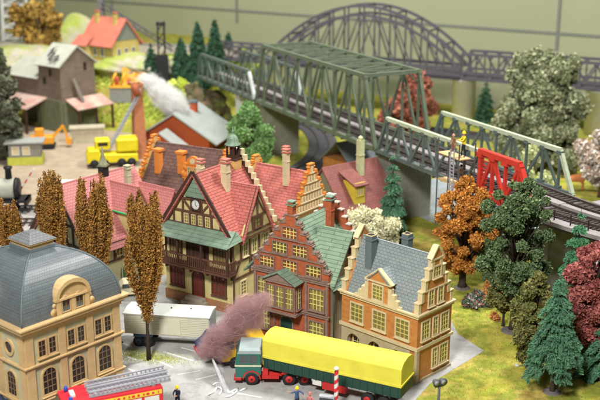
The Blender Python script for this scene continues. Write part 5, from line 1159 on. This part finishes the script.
sm=[(212,352,5.5),(218,343,9),(224,333,11),(232,326,13),(230,340,8),(241,317,15),(246,307,12),(256,306,11),(264,301,9),(254,319,12),(204,352,8),(211,344,11),(217,335,10),(222,350,10),(236,336,12),(236,318,9)]
wool('maroon_smoke','dull maroon wool smoke billowing from the crashed vehicles','smoke',[(*atY(a,c_,69.2 if a<225 else 70.0),r/12.6) for a,c_,r in sm],3000,.45,.006,[(.2,.1,.105),(.33,.19,.2),(.66,.46,.475),(.35,.18,.19)],4,3.4,(1,0,.8))
sm=[(146,79,4.5),(151,82,6.5),(157,89,8.5),(164,96,10),(172,102,10.5),(178,106,8),(168,105,7),(141,78,3)]
wool('white_smoke','white wool smoke plume drifting from the pale roofed barn','smoke',[(*atY(a,c_,141),r/5.6) for a,c_,r in sm],1200,1.0,.012,[(.75,.75,.74),(.85,.85,.84),(.95,.95,.95)],5,3.5,(-1,0,.8))
a=atY(214,362,67.8); c=at(228,394,0); rng=np.random.default_rng(8); n=420
wj=mat('water_white',(.8,.82,.84),.4,.05,bump=0); s=rng.random(n); P=np.array(a)+(np.array(c)-np.array(a))*s[:,None]+rng.normal(size=(n,3))*(.03+.07*s)[:,None]
d=(np.array(c)-np.array(a)); d=d/np.linalg.norm(d)*.35; w_=np.cross(d,[0,.8,.3]); w_=w_/np.linalg.norm(w_)*.008
tag(npmesh('water_jet',np.stack([P-d-w_,P-d+w_,P+d+w_,P+d-w_],1).reshape(-1,3),np.arange(4*n).reshape(-1,4),wj),'white jet of water falling to the street beside the smoke','water jet',None,'thing')
b=MB()(wj); random.seed(5)
for (x0,y0,x1,y1,w_) in((214,392,217,387,.12),(217,387,222,390,.1),(222,390,219,395,.1),(226,386,229,393,.14),(229,393,238,388,.1),(238,388,233,395,.1),(233,395,226,397,.08),(240,391,247,388,.1),(208,396,214,392,.1),(213,385,219,383,.08)):
    A=at(x0,y0,.06);B=at(x1,y1,.06); b.tube([A,(A+B)/2+Vector((random.uniform(-.1,.1),random.uniform(-.1,.1),.02)),B],[w_*.5,w_*.8,w_*.4],6)
o=b.build('foam_puddle'); tag(o,'white curls of foam on the street where the water jet lands','foam puddle')
# ================================================================ trees and plants
def LM(n,cols,var=.15,k=1.25):
    cols=[tuple(min(.8,c*k) for c in q) for q in cols]; return mat(n,cols[0],.85,var,.5,island=cols,bump=0,spec=.15)
gold=LM('poplar_leaf',[(.11,.055,.018),(.25,.12,.028),(.36,.19,.045),(.17,.08,.02)]); orange=LM('orange_leaf',[(.32,.13,.025),(.54,.25,.05),(.22,.09,.025),(.48,.2,.04)])
dgreen=LM('dark_green_leaf',[(.05,.085,.04),(.095,.15,.065),(.15,.2,.09),(.065,.1,.05)]); firg=LM('fir_green',[(.045,.11,.065),(.07,.165,.095),(.1,.21,.12),(.05,.125,.07)]); firb=LM('bright_fir',[(.05,.16,.08),(.085,.23,.115),(.065,.19,.09)])
fird=LM('far_fir',[(.025,.06,.035),(.04,.09,.05),(.03,.075,.04)]); maroonl=LM('maroon_leaf',[(.15,.035,.035),(.27,.08,.07),(.35,.13,.11),(.19,.05,.05)]); oliv=LM('olive_brown_leaf',[(.08,.09,.03),(.16,.15,.05),(.12,.14,.05),(.2,.16,.05)])
foam=LM('grey_green_foam',[(.1,.12,.06),(.2,.22,.12),(.29,.31,.19),(.14,.16,.08),(.4,.4,.27)]); creamb=LM('cream_blossom',[(.55,.52,.36),(.66,.62,.46),(.4,.42,.22),(.6,.56,.4)]); whiteb=LM('brown_white_blossom',[(.22,.11,.06),(.6,.55,.48),(.3,.16,.09),(.7,.66,.6),(.2,.14,.06)])
salm=LM('salmon_leaf',[(.26,.085,.055),(.35,.15,.1),(.2,.06,.04)]); greenb=LM('mid_green_leaf',[(.1,.19,.06),(.16,.28,.1),(.12,.22,.08)]); darkl=LM('dark_olive_leaf',[(.06,.07,.045),(.1,.11,.07),(.14,.14,.09)]); brownl=LM('brown_gold_leaf',[(.26,.15,.03),(.36,.24,.06),(.15,.09,.03)]); limel=LM('lime_leaf',[(.4,.48,.06),(.5,.56,.1),(.34,.42,.06)])
flow=LM('flower_mix',[(.03,.08,.05),(.04,.11,.06),(.5,.5,.46),(.03,.06,.04),(.04,.1,.06),(.42,.06,.07),(.05,.12,.07),(.03,.06,.04),(.4,.4,.38)]); rustl=LM('rust_shrub_leaf',[(.42,.16,.05),(.5,.24,.08),(.34,.14,.05)])
GP='golden brown poplars along the street'
poplar('tall golden poplar standing alone on moss in the street',at(149,360,0),13.9,2.3,barkd,gold,42000,1,GP,.22,.1)
poplar('golden poplar tight against the left end of the timbered house, second from left',at(59,314,0),13.9,1.3,barkd,gold,34000,2,GP,.15,.1)
poplar('golden poplar before the middle of the long pink roof',at(99,322,0),13.4,1.75,barkd,gold,42000,3,GP,.15,.1)
poplar('shortest golden poplar near the yard tracks, leftmost of the row',at(19,316,0),11.0,1.15,barkd,gold,24000,4,GP,.15,.1)
tree('autumn_tree','orange brown leafed tree behind the orange house','tree',at(462,288,0),10.5,3.3,barkd,orange,17000,.19,11,.2,75,(.11,.2),'egg',base=basem,trunk_r=.3)
tree('dark_green_tree','large dark green broadleaf tree below the curved viaduct','tree',at(512,331,0),12.8,3.5,barkd,dgreen,22000,.18,12,.3,75,(.1,.2),'round',base=basem,trunk_r=.22)
tree('dark_green_tree','small dark green tree left of the large dark green one','tree',at(487,292,0),4.9,1.1,barkd,dgreen,7000,.18,13,.3,14,(.35,.5),'round')
tree('olive_shrub_tree','olive brown bushy tree behind the foreground fir','tree',at(532,368,0),7.7,1.6,barkd,oliv,15000,.19,14,.12,34,(.25,.4),'egg',base=basem)
tree('olive_shrub_tree','sparse olive brown tree under the large dark green crown','tree',at(503,326,0),5.0,1.7,barkd,oliv,5000,.18,15,.35,20,(.2,.34),'round')
conifer('fir_tree','foreground green fir with drooping boughs at the lower right',at(552,392,0),9.2,1.95,barkd,firg,17000,.16,21,8,.7,.38,base=basem)
conifer('fir_tree','bright green fir right of the large dark green tree below the viaduct',at(570,347,0),11.6,2.0,barkd,firb,30000,.17,22,9,.62,.2)
conifer('fir_tree','fir cut by the right edge of the picture',at(607,378,0),5.9,2.1,barkd,firg,14000,.2,23,6,.5,.2)
conifer('fir_tree','tall green fir next to the dark concrete pier',at(391,243,0),9.7,1.75,barkd,firg,24000,.18,24,9,.75,.08)
tree('maroon_tree','maroon leafed tree at the right edge','tree',at(590,366,0),9.9,3.0,barkd,maroonl,28000,.21,25,.2,80,(.14,.22),'round',trunk_r=.25)
tree('blossom_bush','cream blossoming bush behind the grey slate roof','bush',at(369,252,0),4.3,3.0,barkd,creamb,15000,.2,26,.3,34,(.2,.3),'round')
tree('blossom_bush','lower end of the cream blossom behind the slate roof','bush',at(389,249,0),3.2,1.3,barkd,creamb,4500,.18,27,.3,12,(.3,.4),'round')
tree('foam_tree','big pale grey green clumpy tree beyond the bridge','tree',at(536,166,0),15.3,5.6,bark,foam,90000,.27,28,.08,170,(.09,.2),'block',trunk_r=.4)
tree('blossom_tree','brown tree dotted with white blossom at the right edge','tree',at(599,197,0),8.2,3.6,bark,whiteb,14000,.36,29,.28,46,(.17,.25),'round')
tree('salmon_tree','salmon red tree behind the tall truss','tree',at(414,136,0),9.6,3.4,bark,salm,12000,.4,30,.15,40,(.18,.28),'egg')
tree('salmon_tree','low salmon red shrub seen through the tall truss','tree',at(392,139,0),5.6,2.4,bark,salm,5000,.35,31,.1,20,(.25,.35),'egg')
tree('round_green_tree','rounded mid green tree below the low truss span','tree',at(250,180,0),9.8,2.8,bark,greenb,22000,.26,32,.15,50,(.22,.34),'egg')
tree('grey_green_tree','tall dark grey green tree at the left edge above the hut','tree',at(2,160,0),15.5,3.6,bark,darkl,26000,.32,33,.08,60,(.2,.3),'egg')
tree('brown_tree','golden brown tree on the hill behind the silo roof','tree',gr(40,58),9.5,4.4,bark,brownl,8000,.55,34,.15,34,(.2,.3),'vase')
GC='dark conifers in a row on the far hill'
FP=[(182,84,8.4,'leftmost and shortest fir of the far row'),(199,80,10.6,'second fir from left in the far row'),(216,79,11.3,'third fir from left in the far row'),(229,76,9.2,'short fir squeezed between two taller ones in the far row'),(240,74,11.0,'rightmost tall fir of the far row')]
for i,(a,c_,hh,l) in enumerate(FP): conifer('far_fir_tree','dark green '+l,gr(a,c_),hh*.93,2.1,barkd,fird,12000,.34,40+i,16,.4,.04,GC,thick=.2)
conifer('far_fir_tree','small dark fir beside the black mast on the hill',gr(152,80),6.0,1.9,barkd,fird,5000,.36,46,8,.45,.06)
conifer('far_fir_tree','small dark fir between pale arch pier and the grey green tree',at(484,126,0),7.2,1.9,barkd,fird,5000,.34,47,8,.45,.06)
tree('lime_bush','large bright lime green bush behind the low truss span','bush',gr(232,80)+Vector((0,0,-1)),6.8,4.2,bark,limel,12000,.5,48,.1,30,(.3,.42),'egg')
tree('lime_bush','lime green bush on the slope under the fir row','bush',at(180,112,2),5.0,2.6,bark,limel,7000,.45,49,.05,18,(.3,.45),'egg')
tree('lime_bush','pale lime shrub seen through the near truss','bush',at(530,200,0),6.5,2.6,bark,LM('pale_lime',[(.4,.44,.2),(.5,.52,.3),(.34,.4,.14)]),8000,.24,50,.1,24,(.25,.35),'egg')
tree('hanging_bush','yellow green shrub hanging under the red truss section','bush',at(502,252,0),4.6,2.0,bark,limel if False else LM('dull_lime',[(.22,.3,.07),(.32,.38,.12),(.16,.22,.05)]),7000,.16,51,.1,22,(.3,.4),'vase')
tree('rust_shrub','rust orange shrub behind the flower bed','shrub',at(492,300,0),1.5,1.5,bark,rustl,4500,.14,52,.15,14,(.4,.55),'round')
tree('rust_shrub','rust orange shrub at the right end of the flower bed','shrub',at(507,305,0),1.2,1.1,bark,rustl,3000,.14,53,.15,10,(.4,.55),'round')
tree('rust_shrub','tiny rust shrub on the grass below the flower bed','shrub',at(497,320,0),.6,.45,bark,rustl,700,.12,54,.15,5,(.5,.7),'round')
tree('flower_bed','low bed of dark leaves with white and red flowers on the grass','flower bed',at(482,304,0),.85,1.95,bark,flow,6500,.2,55,.2,26,(.16,.24),'round')
for i,(a,c_,r) in enumerate(((517,366,.22),(338,1,0))):
    if r: 
        b=MB()(mat('pale_stone',(.5,.5,.42),.9)); b.lathe([(.05,-.05),(r,.02),(r*.8,.12),(.03,.18)],0,0,9); o=b.build('stone'); o.location=at(a,c_,0); tag(o,'small pale stone on the grass left of the foreground fir','stone')
for i,(a,c_,r) in enumerate(((207,118,1.9),(198,108,1.7),(215,106,1.5),(192,96,1.3),(224,118,1.3))):
    rng=np.random.default_rng(60+i); bm=bmesh.new(); q=bmesh.ops.create_icosphere(bm,subdivisions=3,radius=r)
    for v in bm.verts: 
        v.co*=1+.16*math.sin(v.co.x*2.3+i*2)*math.cos(v.co.y*2.9)+.12*math.sin(v.co.z*4.1+v.co.x*3)+.05*math.sin(v.co.y*9); v.co+=v.co.normalized()*(.35*abs(math.sin(v.co.z*5.3+v.co.y*2))-.2); v.co.z*=1.7; v.co.x*=1.15
    me=bpy.data.meshes.new('rock'); bm.to_mesh(me); bm.free(); me.materials.append(mat('brown_rock',(.2,.14,.08),.9,.3,.8,'patch',(.5,),[(.1,.09,.05),(.26,.3,.08)],.8))
    o=bpy.data.objects.new('cliff_rock',me); COL.objects.link(o); o.location=atY(a,c_,156+i*.3); tag(o,['broad brown rock at the foot of the cliff','brown rock in the middle of the cliff under the truss','brown rock right of the middle one, near the pier','topmost brown rock of the cliff','small brown rock at the right foot of the cliff'][i],'rock','rocks of the cliff below the low truss')
hillm=mat('pale_hill',(.28,.36,.06),.95,.2,.4,'patch',(.12,),[(.35,.4,.1),(.44,.4,.33),(.25,.33,.06)],.6,bs=3)
for i,(a,c_,rx,ry,rz_) in enumerate(((22,66,11,6,3.6),(78,50,7,5,6.0),(140,66,8,4,2.0),(4,88,7,5,3.2))):
    g=gr(a,c_); bm=bmesh.new(); bmesh.ops.create_icosphere(bm,subdivisions=4,radius=1)
    for v in bm.verts:
        k=1+.14*math.sin(v.co.x*4+i)*math.cos(v.co.y*5)+.07*math.sin(v.co.z*9+v.co.x*7); v.co=Vector((v.co.x*rx*k,v.co.y*ry*k,v.co.z*rz_*k))
    me=bpy.data.meshes.new('hill'); bm.to_mesh(me); bm.free(); me.materials.append(hillm)
    for p_ in me.polygons: p_.use_smooth=True
    o=bpy.data.objects.new('hill',me); COL.objects.link(o); o.location=g; o['kind']='structure'
# ================================================================ background bits
t=thing('lattice_tower','white lattice tower at the far left corner','tower',gr(17,47),20); b=MB()(mat('tower_grey',(.5,.5,.48),.6))
for i in(-2.6,2.6):
    for j in(-2.6,2.6): b.beam((i,j,-.5),(i*.7,j*.7,16),.4,.4)
for k in range(8):
    f0=1-.3*k/8; f1=1-.3*(k+1)/8; z0_=k*2;z1_=z0_+2
    for i in(-1,1): b.beam((-2.6*f0,i*2.6*f0,z0_),(2.6*f1,i*2.6*f1,z1_),.26,.26); b.beam((i*2.6*f0,-2.6*f0,z0_),(i*2.6*f1,2.6*f1,z1_),.26,.26); b.beam((-2.6*f1,i*2.6*f1,z1_),(2.6*f1,i*2.6*f1,z1_),.26,.26)
b.build('lattice',t); b=MB()(white); b.box(-4,5,-3.5,3.5,-1,.4); b.build('plinth',t)
t=thing('gantry_crane','grey post with long sloping lattice jib above the yellow villa','crane',gr(104,60),0); b=MB()(deckm); b.cbox(0,0,-.5,1.0,1.0,11.5); b.build('mast',t)
b=MB()(dg_); p=Vector((.3,-.6,9.5)); q=Vector((12.5,-4,2.5))
for s in(-.4,.4): b.beam(p+Vector((0,0,s)),q+Vector((0,0,s)),.25,.25)
for k in range(12): b.beam(p.lerp(q,k/12)+Vector((0,0,.4 if k%2 else -.4)),p.lerp(q,(k+1)/12)+Vector((0,0,-.4 if k%2 else .4)),.15,.1)
b.build('jib',t)
t=thing('black_mast','black lattice mast standing before the far firs','mast',gr(163,86),10); b=MB()(black)
for i in(-.6,.6):
    for j in(-.6,.6): b.beam((i,j,-1),(i*.8,j*.8,10.4),.24,.24)
for k in range(7): b.beam((-.6,-.6,k*1.5),(.6,-.6,k*1.5+1.5),.16,.16); b.beam((.6,-.6,k*1.5),(.6,.6,k*1.5+1.5),.16,.16)
b.box(-.75,.75,-.75,.75,9.9,10.3); b.box(-1.0,1.0,-1,1,-1,5.0); b.build('lattice',t)
t=thing('fairground_kiosk','orange yellow open kiosk on a grey base below the villa','kiosk',gr(127,93),5); b=MB()(mat('grey_block',(.22,.22,.2),.9)); b.box(-4,1.4,-2,2,-2,1.6); b.build('base',t); b=MB()(mat('kiosk_orange',(.75,.42,.05),.6)); b.box(-3.8,4,-2.2,2.2,1.6,2.1)
for x_ in(-3.4,-1.2,1,3.4): b.tube([(x_,-1.8,2.1),(x_+.5,-1.8,4.0),(x_+1.2,-1.8,5.2)],.3,8)
b.box(-1,4.2,1.2,2.0,2.1,6.0); b.build('stand',t); b=MB()(mat('kiosk_red',(.5,.1,.06),.6)); b.lathe([(.5,2.1),(.6,3.4),(.3,4.2)],-2.2,-.6,10); b.build('figure_stand',t); b=MB()(MATS['kiosk_red']); b.lathe([(.4,2.1),(.5,3.2),(.2,3.8)],.6,-.8,10); b.build('figure_stand',t); t.scale=(.68,.68,.68)
t=thing('concrete_wall','low pale rail side wall running along the far hill','wall',(-62,186,8),-8); b=MB()(mat('pale_parapet',(.46,.42,.36),.9,.15,.4)); b.box(0,52,0,.5,-.5,1.6); b.build('wall',t)
b=MB()(kerbm); b.box(0,52,-.1,.6,1.6,1.75); b.build('coping',t)
t=thing('far_railway','dark track bed running below the wall at the right','track',(20,152,0),-30); b=MB()(MATS['black_ballast']); b.box(0,60,-1.6,1.6,0,.5); b.build('trackbed',t)
for s in(-.75,.75): b=MB()(railm); b.box(0,60,s-.08,s+.08,.5,.75); b.build('rail',t)
t=thing('wooden_fence','thin dark fence in the meadow below the blossom tree','fence',at(562,178,0),-4); b=MB()(barkd)
for z_ in(.5,1.0): b.box(0,9,-.04,.04,z_,z_+.1)
b.build('rail',t)
for k in range(6): b=MB()(barkd); b.cbox(k*1.75,0,0,.14,.14,1.2); b.build('post',t)
t=thing('red_barrier','small red lattice fence on a white block by the far wall','barrier',at(597,119,0),-25); b=MB()(fred)
for k in range(7): b.cbox(-1.6+k*.55,0,1.1,.22,.12,1.5)
b.box(-1.9,2,-.08,.08,1.3,1.5); b.box(-1.9,2,-.08,.08,2.2,2.4); b.build('panel',t); b=MB()(white); b.box(-2,2.2,-.5,.5,0,1.1); b.build('block',t)
# cow
def cow(label,loc,yaw):
    V=[(0,0,1.05),(.5,0,1.1),(1.0,0,1.08),(1.35,0,1.25),(1.6,0,1.35),(1.85,0,1.22),(-.1,0,1.1),(-.18,0,.5)]
    E=[(0,1),(1,2),(2,3),(3,4),(4,5),(0,6),(6,7)]; r=[.3,.34,.3,.17,.14,.08,.05,.03]
    for x_,s in((0,-.2),(0,.2),(1.0,-.2),(1.0,.2)):
        k=len(V); V+=[(x_,s,.8),(x_+(.1 if x_ else -.08),s,.45),(x_,s,.03)]; E+=[(0 if x_==0 else 2,k),(k,k+1),(k+1,k+2)]; r+=[.14,.07,.06]
    me=bpy.data.meshes.new('c'); me.from_pydata(V,E,[]); o=bpy.data.objects.new('tmp',me); COL.objects.link(o); o.modifiers.new('s','SKIN')
    for i,q in enumerate(r): me.skin_vertices[0].data[i].radius=(q,q)
    me.skin_vertices[0].data[0].use_root=True; o.modifiers.new('b','SUBSURF').levels=1
    m2=bpy.data.meshes.new_from_object(o.evaluated_get(bpy.context.evaluated_depsgraph_get())); bpy.data.objects.remove(o); m2.materials.append(mat('brown_hide',(.5,.17,.06),.8)); 
    for p in m2.polygons: p.use_smooth=True
    o=bpy.data.objects.new('cow',m2); COL.objects.link(o); o.location=loc; o.rotation_euler=(0,0,R_(yaw)); o.scale=(1.5,1.5,1.5); tag(o,label,'cow')
cow('reddish brown cow grazing under the blossom tree',at(569,190,0),-8)
# ================================================================ light, world, camera
SC.cycles.volume_bounces=4; SC.cycles.max_bounces=10
w=bpy.data.worlds.new('World'); SC.world=w; w.use_nodes=True; w.node_tree.nodes['Background'].inputs[0].default_value=(.97,.98,1,1); w.node_tree.nodes['Background'].inputs[1].default_value=AMB
def area(name,loc,tgt,sx,sy,p,col):
    l=bpy.data.lights.new(name,'AREA'); l.shape='RECTANGLE'; l.size=sx; l.size_y=sy; l.energy=p; l.color=col; o=bpy.data.objects.new(name,l); COL.objects.link(o); o.location=loc
    o.rotation_euler=(Vector(tgt)-Vector(loc)).to_track_quat('-Z','Y').to_euler(); return o
area('hall_lamp',(-18,5,72),(0,90,0),14,14,PW[0],(1,.97,.92))
area('hall_lamp',(30,95,80),(5,100,0),16,14,PW[1],(1,.975,.93))
area('hall_lamp',(-30,130,85),(-10,165,0),22,18,PW[2],(1,.975,.93))
cam=bpy.data.cameras.new('camera'); co=bpy.data.objects.new('camera',cam); COL.objects.link(co); SC.camera=co
co.location=(0,0,CAMH); co.rotation_euler=(R_(90-PITCH),0,0); cam.sensor_width=36; cam.lens=60; cam.clip_end=2000; cam.clip_start=.5
cam.dof.use_dof=True; cam.dof.focus_distance=79; cam.dof.aperture_fstop=FST; cam.dof.aperture_blades=7
SC.view_settings.view_transform='Standard'; SC.view_settings.look='None'; SC.view_settings.exposure=EXPO; SC.view_settings.gamma=1
